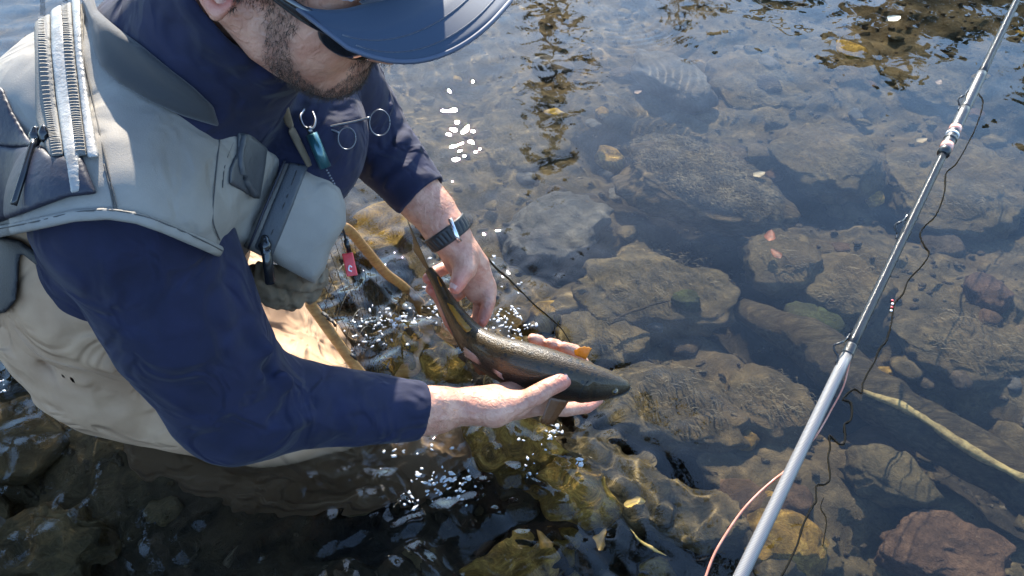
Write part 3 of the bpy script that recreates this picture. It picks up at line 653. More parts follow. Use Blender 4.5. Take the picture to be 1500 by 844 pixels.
legs = U(chain([HIPR, KNR, ANR], [.075, .055, .04]), chain([HIPL, KNL, ANL], [.075, .055, .04]), k=.02)
arms = U(chain([SHR, ELR], [.05, .043]), chain([SHL, ELL], [.05, .042]), k=.01)
body_f = U(core, legs, arms, k=.03); body_f = U(body_f, arm_r, k=.015); body_f = U(body_f, arm_l, k=.015)
body_f = U(body_f, handr, k=.018); body_f = U(body_f, handl, k=.018); body_f = U(body_f, neck, k=.03); body_f = U(body_f, head, k=.025)
crease = folds([([P(752, 612, 1.13), P(772, 600, 1.128), P(796, 588, 1.135)], -.0035, .004), ([P(640, 615, 1.08), P(700, 612, 1.11)], .0016, .003), ([P(640, 585, 1.08), P(690, 588, 1.11)], .0014, .0025), ([P(672, 385, 1.2), P(694, 382, 1.23)], .0012, .003), ([P(686, 370, 1.21), P(706, 410, 1.25)], .0016, .0028), ([P(693, 365, 1.21), P(717, 405, 1.25)], .0014, .0028), ([P(720, 625, 1.14), P(732, 604, 1.11)], -.0014, .003), ([P(690, 440, 1.27), P(718, 436, 1.25)], -.0012, .003), ([P(796, 582, 1.12), P(790, 566, 1.12)], -.001, .0018),([P(640, 640, 1.11), P(650, 560, 1.11)], -.0008, .004), ([P(703, 628, 1.14), P(697, 565, 1.12)], -.0012, .004), ([P(790, 590, 1.13), P(783, 562, 1.128)], -.0012, .003), ([P(808, 580, 1.13), P(803, 553, 1.128)], -.0008, .0025),
                ([P(730, 620, 1.13), P(745, 600, 1.118), P(760, 575, 1.12)], -.001, .004)])
body_f = disp(body_f, crease)
angler = empty('person', (float(KNR[0]), float(KNR[1]), -.38))
# skin with a stubble shadow that stays on the jaw, ruddy knuckles and ear
m_skin = mat('skin', (.41, .185, .12), .45, col2=(.52, .28, .19), scale=55, bump=.5, bscale=300, bdist=.0014, sss=.08, detail=8, wrinkle=.0005, wscale=75, contrast=(.38, .62))
t = m_skin.node_tree; b = t.nodes['Principled BSDF']; Lk = t.links.new
src = b.inputs['Base Color'].links[0].from_socket; g = t.nodes.new('ShaderNodeNewGeometry')
def near_point(c, r0, r1):
    d = t.nodes.new('ShaderNodeVectorMath'); d.operation = 'DISTANCE'; Lk(g.outputs['Position'], d.inputs[0]); d.inputs[1].default_value = tuple(c)
    m = t.nodes.new('ShaderNodeMapRange'); m.inputs[1].default_value = r0; m.inputs[2].default_value = r1; m.inputs[3].default_value = 1; m.inputs[4].default_value = 0; m.clamp = True
    Lk(d.outputs['Value'], m.inputs[0]); return m.outputs[0]
def blend(src, c, r0, r1, col, amt):
    f = near_point(c, r0, r1); ml = t.nodes.new('ShaderNodeMath'); ml.operation = 'MULTIPLY'; ml.inputs[1].default_value = amt; Lk(f, ml.inputs[0])
    mx = t.nodes.new('ShaderNodeMixRGB'); Lk(ml.outputs[0], mx.inputs[0]); Lk(src, mx.inputs[1]); mx.inputs[2].default_value = (*col, 1); return mx.outputs[0]
src = blend(src, H(-.005, -.085, -.005), .018, .04, (.42, .09, .06), .75)
for c, r0 in ((H(.043, -.070, -.012), .006), (H(.045, -.066, -.04), .008), (H(.055, -.055, -.065), .012), (H(.072, -.035, -.085), .014), (H(.1, -.01, -.095), .018), (H(.105, 0, -.06), .010)):
    src = blend(src, c, r0, r0 + .016, (.09, .055, .045), .55)
for q in ((829, 557, 1.14), (668, 421, 1.19), (627, 408, 1.26), (632, 424, 1.27), (662, 480, 1.29), (707, 470, 1.27), (866, 590, 1.25)): src = blend(src, P(*q), .006, .035, (.46, .12, .085), .6)
Lk(src, b.inputs['Base Color'])
body = isomesh('body', body_f, (-.95, .45, -.5), (.2, 1.2, .95), .0024, m_skin)
# nails
m_nail = mat('nail', (.50, .28, .22), .25, coat=.5)
def nail(c, along, normal, w, l):
    along = nrm(along); normal = nrm(normal - along * (normal @ along)); side = np.cross(along, normal); V = []; F = []
    for i in range(7):
        for j in range(7):
            u, v = (i / 3 - 1), (j / 3 - 1); s_ = 1 - .18 * abs(u)**3; V.append(c + along * u * l + side * v * w * s_ - normal * (.28 * w * v * v + .0006 * abs(u)) + normal * .0004)
    for i in range(6):
        for j in range(6): k = i * 7 + j; F.append([k, k + 1, k + 8, k + 7])
    V = np.array(V); V = np.concatenate([V, V - normal * .0012]); F += [[a + 49 for a in f[::-1]] for f in F]
    return mesh_obj('fingernail', V, F, m_nail)
toC = nrm(CAM - P(820, 556, 1.14))
nails = [nail(P(823, 557, 1.145) + nrm(toC * .95 - AX_D * .4) * .0128, P(829, 557, 1.147) - P(800, 569, 1.142), toC * .95 - AX_D * .4, .0072, .0082),
         nail(P(669, 417, 1.2) + nrm(toC * .9 + AX_R * -.2) * .0116, P(668, 421, 1.198) - P(680, 396, 1.208), toC * .9 - AX_R * .2, .006, .007)]
# --- shirt
m_navy = mat('navy_knit', (.0065, .0085, .026), .85, col2=(.010, .0125, .038), scale=30, bump=.35, bscale=900, bdist=.0008, sheen=.05, spec=.3, wrinkle=.006, wscale=14)
torso = U(ell(CHEST, (.125, .172, .215), TA), ell(BEL, (.125, .165, .18), TA), chain([SHR + T_UP * -.0, CHEST + T_UP * .06, SHL], [.072, .10, .072]), k=.05)
sleeve_r = U(chain([SHR + np.array([0, .02, -.01]), SHR * .5 + ELR * .5, ELR + (ELR - SHR) * .02], [.088, .083, .071]), flat_chain([ELR, ELR * .5 + P(610, 602, 1.095) * .5, P(612, 602, 1.095)], [.064, .048, .036], [.066, .052, .041], AX_F), k=.03)
cuffR = P(613, 602, 1.097); dirR = nrm(WRR - ELR)
sleeve_r = both(sleeve_r, half(cuffR, dirR), k=.003)
sleeve_r = cut(sleeve_r, U(flat_chain([cuffR - dirR * .035, cuffR + dirR * .02], [.0325, .0325], [.0375, .0375], AX_F), k=.001), k=.002)
cuffL = P(618, 288, 1.213); dirL = nrm(WRL - ELL)
sleeve_l = U(chain([SHL, SHL * .4 + ELL * .6, ELL], [.085, .078, .066]), chain([ELL, ELL * .5 + cuffL * .5, cuffL + dirL * .004], [.066, .054, .0435]), k=.02)
sleeve_l = both(sleeve_l, half(cuffL, dirL), k=.003)
sleeve_l = cut(sleeve_l, chain([cuffL - dirL * .03, cuffL + dirL * .02], [.0375, .0375]), k=.002)
# collar: a tall soft funnel round the neck
cb, ct = NECK - T_UP * .045 + T_FR * .01, H(-.012, 0, -.062)
collar = flat_chain([cb, cb * .5 + ct * .5, ct], [.108, .092, .084], [.104, .092, .082], T_LAT)
collar = cut(both(collar, half(H(.0, 0, -.070), nrm(HU + HF * .55)), k=.008), flat_chain([cb, cb * .5 + ct * .5, ct + HU * .04], [.09, .078, .076], [.09, .078, .074], T_LAT), k=.006)
yoke = chain([SHR + T_UP * .03 + np.array([.02, .04, 0]), NECK - T_UP * .05, SHL + T_UP * .01], [.055, .085, .055])
front = ell(P(450, 215, .99), (.07, .10, .09), TA)
FR = []
def fold(pts, h, w): FR.append(([P(*q) for q in pts], h * 1.7, w * 1.15))
for k, (x0, y0, x1, y1, h, w) in enumerate([(360, 400, 420, 560, .006, .010), (330, 400, 375, 560, -.004, .009), (300, 390, 330, 520, .004, .010), (250, 380, 260, 500, .004, .012), (205, 370, 215, 470, .005, .012), (165, 360, 175, 450, -.004, .010),
                                          (235, 560, 420, 500, .005, .010), (270, 590, 430, 530, -.005, .008), (300, 615, 425, 560, .006, .009), (345, 635, 440, 590, -.005, .008), (385, 650, 450, 612, .005, .008), (330, 560, 430, 545, .004, .007),
                                          (470, 560, 500, 650, -.003, .010), (540, 562, 560, 600, .003, .006), (585, 570, 575, 640, -.002, .007), (60, 345, 140, 420, .005, .012), (130, 340, 200, 440, -.004, .010)]):
    d0 = .80 + .18 * (min(y0, 620) - 340) / 280 if x0 < 460 else 1.02; d1 = .80 + .18 * (min(y1, 620) - 340) / 280 if x1 < 460 else 1.03
    fold([(x0, y0, d0 - .02), ((x0 + x1) / 2 + 6, (y0 + y1) / 2, (d0 + d1) / 2 - .045), (x1, y1, d1 - .02)], h, w)
for k in range(9):     # short gathers on the far sleeve, above the cuff
    c = .02 + k * .09; a = ELL * (1 - c) + cuffL * c
    FR.append(([a + cv(.03, -.045, -.02), a + cv(.012, -.01, -.05), a + cv(-.03, .03, -.04)], (.0045, -.003)[k % 2], .0055))
for k in range(5):
    FR.append(([P(560 + k * 9, 135 + k * 8, 1.16), P(540 + k * 9, 165 + k * 8, 1.15)], (.005, -.004)[k % 2], .006))
for k, (a, b_) in enumerate((((250, 80), (330, 175)), ((285, 60), (375, 165)), ((220, 40), (300, 120)))):
    fold([(*a, .78), (*b_, .83)], (.006, -.006, .006)[k], .009)
fo = folds(FR)
shirt_f = U(torso, sleeve_r, yoke, k=.03); shirt_f = U(shirt_f, sleeve_l, front, k=.03); shirt_f = U(shirt_f, collar, k=.02)
shirt_f = cut(shirt_f, flat_chain([cb + T_UP * .05, ct + HU * .05], [.072, .070], [.074, .070], T_LAT), k=.004)
shirt_f = disp(shirt_f, lambda p: fo(p) - .0022 * fbm(p * np.array([11, 11, 16]), 3) - .0006 * noise(p * 60))
shirt = isomesh('shirt', shirt_f, (-.85, .42, .05), (.05, 1.25, .9), .0026, m_navy)
# --- waders
m_tan = mat('tan_wader', (.31, .19, .11), .8, col2=(.40, .26, .155), scale=9, bump=.3, bscale=700, bdist=.0008, wrinkle=.009, wscale=11)
wad = U(ell(PEL + T_FR * .0, (.178, .185, .15), TA), ell(PEL + T_UP * .13, (.155, .178, .14), TA), ell(BEL + T_UP * -.03, (.14, .168, .13), TA), k=.06)
wad = U(wad, chain([HIPR, (HIPR + KNR) / 2 + [0, 0, .012], KNR], [.125, .108, .082]), chain([HIPL, (HIPL + KNL) / 2 + [0, -.01, .02], KNL], [.115, .10, .078]), k=.05)
wad = U(wad, chain([KNR, ANR], [.082, .062]), chain([KNL, ANL], [.078, .06]), k=.03)
wad = U(wad, ell(np.array([-.42, .775, -.17]), (.25, .105, .16)), ell(np.array([-.46, .95, -.2]), (.2, .09, .16)), k=.05)
WF = []
def wf(pts, h, w): WF.append(([P(*q) for q in pts], h * 1.5, w))
wf([(10, 505, 1.15), (70, 520, 1.12), (150, 500, 1.05)], -.009, .012); wf([(70, 540, 1.1), (110, 575, 1.08), (150, 600, 1.09)], -.010, .012); wf([(95, 545, 1.1), (140, 585, 1.08), (170, 600, 1.09)], .008, .012)
wf([(165, 610, 1.1), (200, 580, 1.08), (225, 562, 1.08)], -.010, .009); wf([(180, 620, 1.12), (215, 590, 1.08), (240, 575, 1.08)], .009, .011)
wf([(40, 470, 1.15), (120, 478, 1.08), (160, 470, 1.05)], -.007, .010); wf([(40, 460, 1.15), (120, 468, 1.08)], .005, .012); wf([(250, 600, 1.1), (330, 640, 1.15)], -.004, .012); wf([(300, 650, 1.2), (380, 668, 1.24)], .006, .014)
wf([(110, 500, 1.07), (150, 530, 1.05), (175, 560, 1.06)], .007, .012); wf([(425, 480, 1.2), (445, 540, 1.25)], .008, .012); wf([(450, 460, 1.22), (480, 530, 1.28)], -.007, .010); wf([(60, 590, 1.2), (130, 600, 1.15)], .006, .014)
wfo = folds(WF)
wad_f = disp(wad, lambda p: wfo(p) - .006 * fbm(p * np.array([6, 6, 9]) + 4, 3))
t = m_tan.node_tree; b = t.nodes['Principled BSDF']; sc_ = b.inputs['Base Color'].links[0].from_socket      # soaked cloth under the water line is darker
gg = t.nodes.new('ShaderNodeNewGeometry'); sx = t.nodes.new('ShaderNodeSeparateXYZ'); t.links.new(gg.outputs['Position'], sx.inputs[0]); mr = t.nodes.new('ShaderNodeMapRange')
mr.inputs[1].default_value = .0; mr.inputs[2].default_value = .022; mr.inputs[3].default_value = 1; mr.inputs[4].default_value = 0; t.links.new(sx.outputs[2], mr.inputs[0])
wm = t.nodes.new('ShaderNodeMixRGB'); t.links.new(mr.outputs[0], wm.inputs[0]); t.links.new(sc_, wm.inputs[1]); wm.inputs[2].default_value = (.10, .062, .032, 1); t.links.new(wm.outputs[0], b.inputs['Base Color'])
waders = wet(isomesh('waders', wad_f, (-.95, .45, -.5), (.05, 1.25, .55), .0042, m_tan))
# under-arm strap and wading belt
m_blk = mat('black_webbing', (.012, .012, .014), .6, bump=.4, bscale=600, weave=900)
strap = isomesh('wading_belt', both(both(off(wad, .008), prism([(-60, 350), (0, 346), (30, 352), (75, 385), (125, 416), (180, 448), (200, 476), (140, 440), (80, 410), (30, 370), (26, 420), (24, 440), (8, 458), (-60, 470)]), k=.003), half(PEL + T_LAT * .05, T_LAT), k=.003), (-.95, .45, 0), (-.2, 1., .6), .003, m_blk)
# --- vest
m_vest = mat('grey_vest_cloth', (.185, .17, .15), .75, col2=(.22, .205, .18), scale=14, bump=.35, bscale=800, bdist=.0008, weave=700, wrinkle=.0026, wscale=13)
m_pad = mat('charcoal_pad', (.026, .026, .027), .85, bump=.4, bscale=1200, bdist=.0006, sheen=.2)
VP = [(-500, -420), (60, -420), (118, -30), (142, 14), (171, 39), (213, 71), (242, 95), (284, 128), (313, 156), (323, 187), (348, 192), (370, 199), (392, 221), (417, 234), (447, 243), (470, 270), (452, 340), (420, 398), (392, 405), (370, 398), (337, 383), (300, 366), (270, 353), (239, 340), (199, 326), (159, 320), (110, 323), (50, 336), (0, 346), (-300, 420)]
vest_vol = U(ell(CHEST, (.150, .185, .225), TA), ell(BEL, (.15, .182, .17), TA), chain([SHR + T_UP * .012, CHEST + T_UP * .08, SHL + T_UP * .01], [.094, .118, .09]), k=.05)
vest_vol = U(vest_vol, ell(CHEST - T_FR * .10 - T_LAT * .06 + T_UP * -.02, (.09, .13, .17), TA), ell(P(300, 290, .93), (.06, .08, .07), TA), k=.04)
VF = []
def vf(pts, h, w): VF.append(([P(*q) for q in pts], h, w))
vf([(110, -20, .68), (122, 85, .70), (133, 142, .71), (156, 249, .73), (172, 310, .75)], -.0022, .0025)
vf([(330, 200, .86), (318, 260, .86), (312, 330, .87), (330, 375, .89)], -.0025, .003); vf([(0, 333, .78), (60, 320, .76), (159, 304, .75), (245, 325, .78), (330, 368, .86)], -.0018, .002)
vf([(335, 330, .88), (370, 352, .9)], .004, .008); vf([(330, 300, .87), (375, 330, .9)], -.003, .007); vf([(180, 150, .7), (260, 230, .78), (290, 300, .83)], .003, .03)
vfo = folds(VF)
vest_f = both(disp(vest_vol, lambda p: vfo(p) - .005 * fbm(p * 9 + 2, 3) - .0012 * noise(p * 38)), prism(VP), k=.007)
vest = isomesh('vest', vest_f, (-.85, .42, .2), (-.05, 1.2, .85), .003, m_vest)
PADP = [(119, -30), (119, 0), (131, 36), (137, 71), (146, 96), (171, 121), (220, 149), (270, 171), (323, 187), (313, 156), (284, 128), (242, 95), (213, 71), (171, 39), (142, 14), (130, -30)]
pad = isomesh('collar_pad', both(U(off(vest_vol, .011), off(U(torso, yoke, collar, k=.02), .009), k=.01), prism(PADP), k=.012), (-.7, .42, .4), (-.05, 1.1, .85), .0022, m_pad)
hem = isomesh('vest_binding', both(off(vest_vol, .0035), prism([(-40, 338), (0, 330), (50, 320), (110, 307), (159, 304), (199, 310), (239, 324), (300, 349), (337, 366), (360, 380), (368, 399), (337, 385), (300, 368), (239, 342), (199, 328), (159, 322), (110, 325), (50, 338), (0, 348), (-40, 358)]), k=.003), (-.85, .42, .2), (-.1, 1.1, .85), .0022, m_vest)
m_dk = mat('navy_nylon', (.008, .010, .02), .55, col2=(.012, .014, .028), scale=20, bump=.5, bscale=120, bdist=.002)
def panel(name, poly, lift, m, h=.0022, k=.003, src=vest_vol, lo=(-.85, .42, .2), hi=(-.05, 1.1, .85)): return isomesh(name, both(off(src, lift), prism(poly), k=k), lo, hi, h, m)
lowp = panel('back_pocket', [(-40, 205), (20, 215), (60, 212), (75, 228), (120, 228), (142, 284), (100, 289), (0, 326), (-40, 335)], .006, m_dk, k=.006)
sidep = panel('shaded_back_panel', [(-40, 120), (4, 128), (20, 165), (40, 200), (52, 214), (20, 216), (-40, 212)], .005, m_dk)  # dark fabric and the shadow on it, both put into the navy
m_seam = mat('grey_thread', (.06, .058, .055), .8)
def seam(line, src=vest_vol, name='seam'): return None
# zips: tape, coil teeth, slider and pull
m_tape = mat('silver_tape', (.30, .29, .27), .4, col2=(.18, .175, .165), scale=60, bump=.5, bscale=300)
m_coil = mat('zip_coil', (.10, .097, .09), .55); m_met = mat('black_metal', (.02, .022, .025), .25, metal=.6, coat=.4); m_ztape = mat('zip_cloth', (.12, .115, .105), .7, bump=.5, bscale=900, weave=1500)
tapes = [panel('zip_tape', [(73, -20), (87, -20), (98, 70), (106, 142), (116, 225), (119, 280), (103, 286), (94, 228), (82, 142), (75, 70)], .007, m_tape),
         panel('zip_tape', [(103, -20), (117, -20), (121, 80), (130, 142), (140, 200), (146, 230), (128, 232), (119, 160), (110, 80)], .006, m_tape)]
zcl = [panel('zip_cloth', [(49, -20), (73, -20), (75, 70), (82, 142), (94, 228), (73, 231), (60, 200), (53, 178), (51, 80)], .005, m_ztape),
       panel('zip_cloth', [(87, -20), (103, -20), (110, 80), (119, 160), (128, 228), (108, 230), (98, 142), (91, 70)], .005, m_ztape)]
def surf_pt(px, py, f, d0=.5, d1=1.35):
    ds = np.linspace(d0, d1, 400); q = np.array([P(px, py, d) for d in ds]); v = f(q); i = int(np.argmax(v < 0)); return q[i] if v[i] < 0 else q[-1]
def coil(line, n, parent_list, w=.0042, src=vest_vol, lift=.006):
    C = catmull(line, 14); s = np.concatenate([[0], np.cumsum(np.linalg.norm(np.diff(C, axis=0), axis=1))]); u = np.linspace(0, s[-1], n); C = np.stack([np.interp(u, s, C[:, i]) for i in range(2)], 1)
    Q = np.array([surf_pt(x, y, off(src, lift)) for x, y in C]); T = np.gradient(Q, axis=0); T /= np.linalg.norm(T, axis=1)[:, None]; VV = []; FF = []; m_ = 0
    for i in range(n):
        nrm_ = nrm(CAM - Q[i]); sd = nrm(np.cross(T[i], nrm_)); st = np.linalg.norm(Q[1] - Q[0]) * .33
        a = [sd * w * sx + T[i] * (st * sy + (abs(sx) * .0012)) + nrm_ * (.0008 if z_ else -.001) for z_ in (0, 1) for sx, sy in ((-1, -1), (0, -1), (1, -1), (1, 1), (0, 1), (-1, 1))]
        VV += [Q[i] + x for x in a]
        FF += [[m_ + 6, m_ + 7, m_ + 10, m_ + 11], [m_ + 7, m_ + 8, m_ + 9, m_ + 10]] + [[m_ + j, m_ + (j + 1) % 6, m_ + 6 + (j + 1) % 6, m_ + 6 + j] for j in range(6)]; m_ += 12
    o = mesh_obj('zip_teeth', np.array(VV), FF, m_coil, smooth=False); tag(o, kind='stuff'); return o
def seam(line, src=vest_vol, lift=.0005, r=.0007): return tube('seam', np.array([surf_pt(x, y, off(src, lift)) for x, y in catmull(line, 8)]), r, m_seam, seg=5)
seams = [seam([(122, 20), (124, 85), (135, 142), (158, 249), (173, 312)]), seam([(152, 240), (162, 280), (168, 312)]), seam([(322, 204), (316, 260), (312, 320), (322, 352)]), seam([(0, 335), (55, 324), (110, 311), (159, 308), (200, 314), (245, 329), (300, 354), (350, 380)], lift=.004), seam([(345, 200), (330, 240), (326, 275)])]
coils = [coil([(62, -10), (64, 80), (71, 150), (84, 225)], 230, None, .0040), coil([(95, -10), (101, 80), (109, 150), (118, 225)], 230, None, .0038)]
def pull(a, b_, w, src, cord=None):
    A = surf_pt(*a, src); B = surf_pt(*b_, src); n_ = nrm(CAM - A) * .005; M = (A + B) / 2
    o = tube('zip_pull', catmull([A + n_, M + n_ * 2.2, B + n_ * 1.2], 6), w, m_met, seg=8, ra=w * .5, up=nrm(CAM - A)); return o
def slider(x, y, src, s=.006):
    A = surf_pt(x, y, src) + nrm(CAM - surf_pt(x, y, src)) * .003; return isomesh('zip_slider', U(ell(A, (s, s * .8, s * .9), np.eye(3)), chain([A + cv(0, -s, 0), A + cv(0, s, 0)], [s * .6, s * .6]), k=.003), A - .02, A + .02, .0012, m_met)
pulls = [slider(52, 200, off(vest_vol, .008)), pull((50, 205), (20, 300), .0028, off(vest_vol, .009)), slider(64, 196, off(vest_vol, .008), .005)]
# chest pocket
PK = [(417, 234), (447, 243), (461, 253), (484, 262), (498, 276), (507, 302), (507, 328), (484, 368), (476, 395), (461, 416), (430, 400), (399, 383), (372, 370), (356, 362)]
pk_c = P(440, 318, .96)
pk_vol = U(ell(P(455, 320, 1.0), (.095, .12, .085), TA), ell(P(410, 300, .96), (.08, .09, .08), TA), k=.04)
pk_f = both(disp(pk_vol, lambda p: -.003 * fbm(p * 10 + 8, 3)), prism(PK), k=.016)
pk = isomesh('chest_pocket', pk_f, (-.5, .5, .2), (-.1, 1.1, .65), .0026, m_vest)
m_wp = mat('slate_zip_tape', (.04, .045, .052), .55, bump=.3, bscale=500)
wz = [panel('pocket_zip', [(424, 238), (452, 243), (430, 300), (399, 377), (385, 371), (372, 363), (398, 300)], .0035, m_wp, src=pk_vol, lo=(-.5, .5, .2), hi=(-.1, 1.1, .65))]
vl = catmull([(438, 241), (416, 300), (386, 369)], 10); wz.append(tube('zip_seam', np.array([surf_pt(x, y, off(pk_vol, .0037)) for x, y in vl]), .0009, m_blk, seg=6))
vl = catmull([(417, 236), (390, 300), (364, 364)], 10); wz.append(tube('pocket_piping', np.array([surf_pt(x, y, off(pk_vol, .0012)) for x, y in vl]), .0014, m_dk, seg=6))
wz += [slider(388, 360, off(pk_vol, .005), .0075), pull((390, 366), (396, 415), .0055, off(pk_vol, .007))]
# wavy glossy patch between collar and pocket, khaki gusset under the pocket
m_patch = mat('slate_patch', (.032, .035, .04), .5, col2=(.05, .054, .06), scale=25, bump=.3)
patch = panel('tool_patch', [(347, 193), (362, 192), (392, 218), (388, 250), (381, 292), (372, 290), (335, 270), (336, 245), (347, 222)], .0045, m_patch, k=.004)
pa2 = tube('patch_ridge', np.array([surf_pt(x, y, off(vest_vol, .005)) for x, y in catmull([(358, 196), (352, 235), (362, 268), (374, 286)], 6)]), .004, m_patch, seg=8)
m_khaki = mat('khaki_lining', (.10, .075, .045), .8, col2=(.16, .12, .08), scale=20, bump=.4)
gus = U(chain([P(372, 402, 1.0), P(400, 428, 1.03), P(425, 436, 1.06), P(450, 428, 1.08)], [.014, .020, .018, .012]), chain([P(385, 395, .99), P(430, 412, 1.03), P(470, 410, 1.06)], [.012, .016, .012]), chain([P(472, 400, 1.07), P(455, 440, 1.08)], [.010, .008]), k=.006)
gus = isomesh('pocket_gusset', disp(gus, lambda p: -.005 * noise(p * [90, 40, 40]) - .003 * noise(p * 120)), (-.5, .5, .1), (-.1, 1.1, .6), .002, m_khaki)
# --- cap
m_cap = mat('navy_cap', (.012, .02, .045), .7, bump=.5, bscale=1500, bdist=.0006, sheen=.5); m_mesh = mat('white_mesh', (.45, .45, .5), .7)
m_brim = mat('blue_brim', (.018, .034, .062), .75, bump=.3, bscale=1600, bdist=.0005, sheen=.1)
crown = ell(HC + HF * .005 + HU * .045, (.112, .088, .105), HM)
shell = both(cut(crown, off(crown, -.004), k=.001), half(H(.02, 0, .022), -HU + HF * .10), k=.002)
cap_fr = isomesh('cap_front', both(shell, half(H(.090, 0, 0), -HF), k=.002), HC - .18, HC + .2, .002, m_cap)
mesh_f = disp(both(shell, half(H(.088, 0, 0), HF), k=.002), lambda p: .0007 * (np.sin((p - HC) @ HF * 1900) * np.sin((p - HC) @ HU * 1900)))
cap_bk = isomesh('cap_mesh', mesh_f, HC - .18, HC + .2, .002, m_mesh)
bn = []; nu, nv = 41, 15           # brim: curved plate with rounded outline
for i in range(nu):
    a = -1 + 2 * i / (nu - 1); s = a * 1.57
    inner = np.array([.060 * math.cos(s) + .048, .082 * math.sin(s)]); out = np.array([.078 + .110 * max(0, math.cos(s))**.5, .094 * np.sign(s) * abs(math.sin(s))**.72])
    if abs(a) > .999: out = inner
    for j in range(nv):
        v = j / (nv - 1); q = inner + (out - inner) * v; dro = -4.5 * q[1]**2 + .30 * (q[0] - .06) * min(1, v * 2); bn.append(H(q[0], q[1], .042 + dro))
bn = np.array(bn); Fb = [[i * nv + j, (i + 1) * nv + j, (i + 1) * nv + j + 1, i * nv + j + 1] for i in range(nu - 1) for j in range(nv - 1)]
brim = mesh_obj('brim', bn, Fb, m_brim); sm = brim.modifiers.new('thickness', 'SOLIDIFY'); sm.thickness = .003; sm.offset = 0
stitch = [tube('brim_stitching', [bn[i * nv + j] + HU * .0022 for i in range(2, nu - 2)], .0006, m_cap, seg=5) for j in (12, 9)]
edge = tube('brim_edge', [bn[i * nv + nv - 1] for i in range(nu)], .0022, mat('edge_tape', (.05, .065, .10), .6), seg=8)
adopt(cap_fr, brim) ; 
for q in stitch + [edge]: q.parent = cap_fr
# --- sunglasses
m_frame = mat('black_frame', (.008, .008, .01), .16, coat=1.0); m_lens = mat('dark_lens', (.01, .01, .013), .05, coat=1)
G = lambda f, l, u: H(f, l, u)
arm = tube('temple_arm', catmull([G(-.01, -.085, .006), G(.03, -.085, .007), G(.065, -.081, .007), G(.090, -.068, .005)], 8), .0028, m_frame, seg=10, ra=np.linspace(.004, .010, 25), up=HU)
arm2 = tube('temple_arm', catmull([G(-.01, .085, .006), G(.03, .085, .007), G(.065, .081, .007), G(.090, .068, .005)], 8), .0028, m_frame, seg=10, ra=np.linspace(.004, .010, 25), up=HU)
lens_v = both(cut(ell(H(.03, 0, .0), (.100, .084, .10), HM), ell(H(.03, 0, .0), (.0965, .0805, .0965), HM), k=.001), U(ell(H(.10, -.040, -.003), (.06, .036, .025), HM), ell(H(.10, .040, -.003), (.06, .036, .025), HM), ell(H(.11, 0, .004), (.06, .015, .006), HM), k=.006), k=.002)
lens = isomesh('lens', both(lens_v, half(H(.062, 0, 0), -HF), k=.001), HC - .18, HC + .2, .0014, m_lens)
# --- beard stubble, arm hair
def hairs(name, spots, m, lenr, dirn, jit=.5, w=.00022):
    VV = []; FF = []; m_ = 0
    for q in spots:
        d = nrm(dirn + rng.normal(size=3) * jit) * rng.uniform(*lenr); s = nrm(np.cross(d, rng.normal(size=3))) * w; mid = q + d * .5 + rng.normal(size=3) * .0006
        VV += [q - s, q + s, mid + s * .7, mid - s * .7, q + d]; FF += [[m_, m_ + 1, m_ + 2, m_ + 3], [m_ + 3, m_ + 2, m_ + 4]]; m_ += 5
    o = mesh_obj(name, np.array(VV), FF, m, smooth=False); return tag(o, kind='stuff')
co = np.empty(len(body.data.vertices) * 3, np.float32); body.data.vertices.foreach_get('co', co); BV = co.reshape(-1, 3).astype(float)
hl = (BV - HC) @ HM.T
def pick(mask, n): ids = np.nonzero(mask)[0]; return BV[rng.choice(ids, min(n, len(ids) * 3))] + rng.normal(size=(min(n, len(ids) * 3), 3)) * .0009
bl = np.array([(.043, .01), (.044, -.035), (.055, -.066), (.082, -.092), (.108, -.09), (.112, -.075)]); bd = np.full(len(BV), 9.)
for a_, b_ in zip(bl[:-1], bl[1:]):
    e_ = b_ - a_; t_ = np.clip((hl[:, [0, 2]] - a_) @ e_ / (e_ @ e_), 0, 1); bd = np.minimum(bd, np.linalg.norm(hl[:, [0, 2]] - a_ - t_[:, None] * e_, axis=1))
jaw = (bd + .004 * noise(BV * 90) < .013) & (np.abs(hl[:, 1]) < .09) & (hl[:, 2] > -.12)
m_hair = mat('dark_brown_hair', (.035, .022, .016), .6)
beard = hairs('beard', pick(jaw, 8000), m_hair, (.003, .008), nrm(-HU + HF * .25), .5, .00018)
mous = (hl[:, 0] > .085) & (hl[:, 2] > -.062) & (hl[:, 2] < -.038) & (np.abs(hl[:, 1]) < .03)
mou = hairs('moustache', pick(mous, 700), m_hair, (.004, .008), nrm(-HU), .4)
sb = (np.abs(hl[:, 0] - .02) < .012) & (hl[:, 2] > -.03) & (hl[:, 2] < .03) & (hl[:, 1] < -.05)
side = hairs('sideburn', pick(sb, 1800), m_hair, (.004, .008), nrm(-HU), .4)
def along(a, b_, r): 
    ab = b_ - a; t = (BV - a) @ ab / (ab @ ab); d = np.linalg.norm(BV - a - np.clip(t, 0, 1)[:, None] * ab, axis=1); return (t > 0) & (t < 1) & (d < r)
m_ah = mat('golden_arm_hair', (.30, .17, .08), .5)
ah1 = hairs('arm_hair', pick(along(P(618, 602, 1.1), P(705, 598, 1.14), .05), 650), m_ah, (.006, .012), nrm(WRR - ELR) * .8 + cv(0, .2, -.5), .5, .00016)
ah2 = hairs('arm_hair', pick(along(P(620, 292, 1.213), P(645, 322, 1.213), .05), 450), m_ah, (.006, .012), nrm(WRL - ELL) * .8 + cv(.3, 0, -.5), .5, .00016)
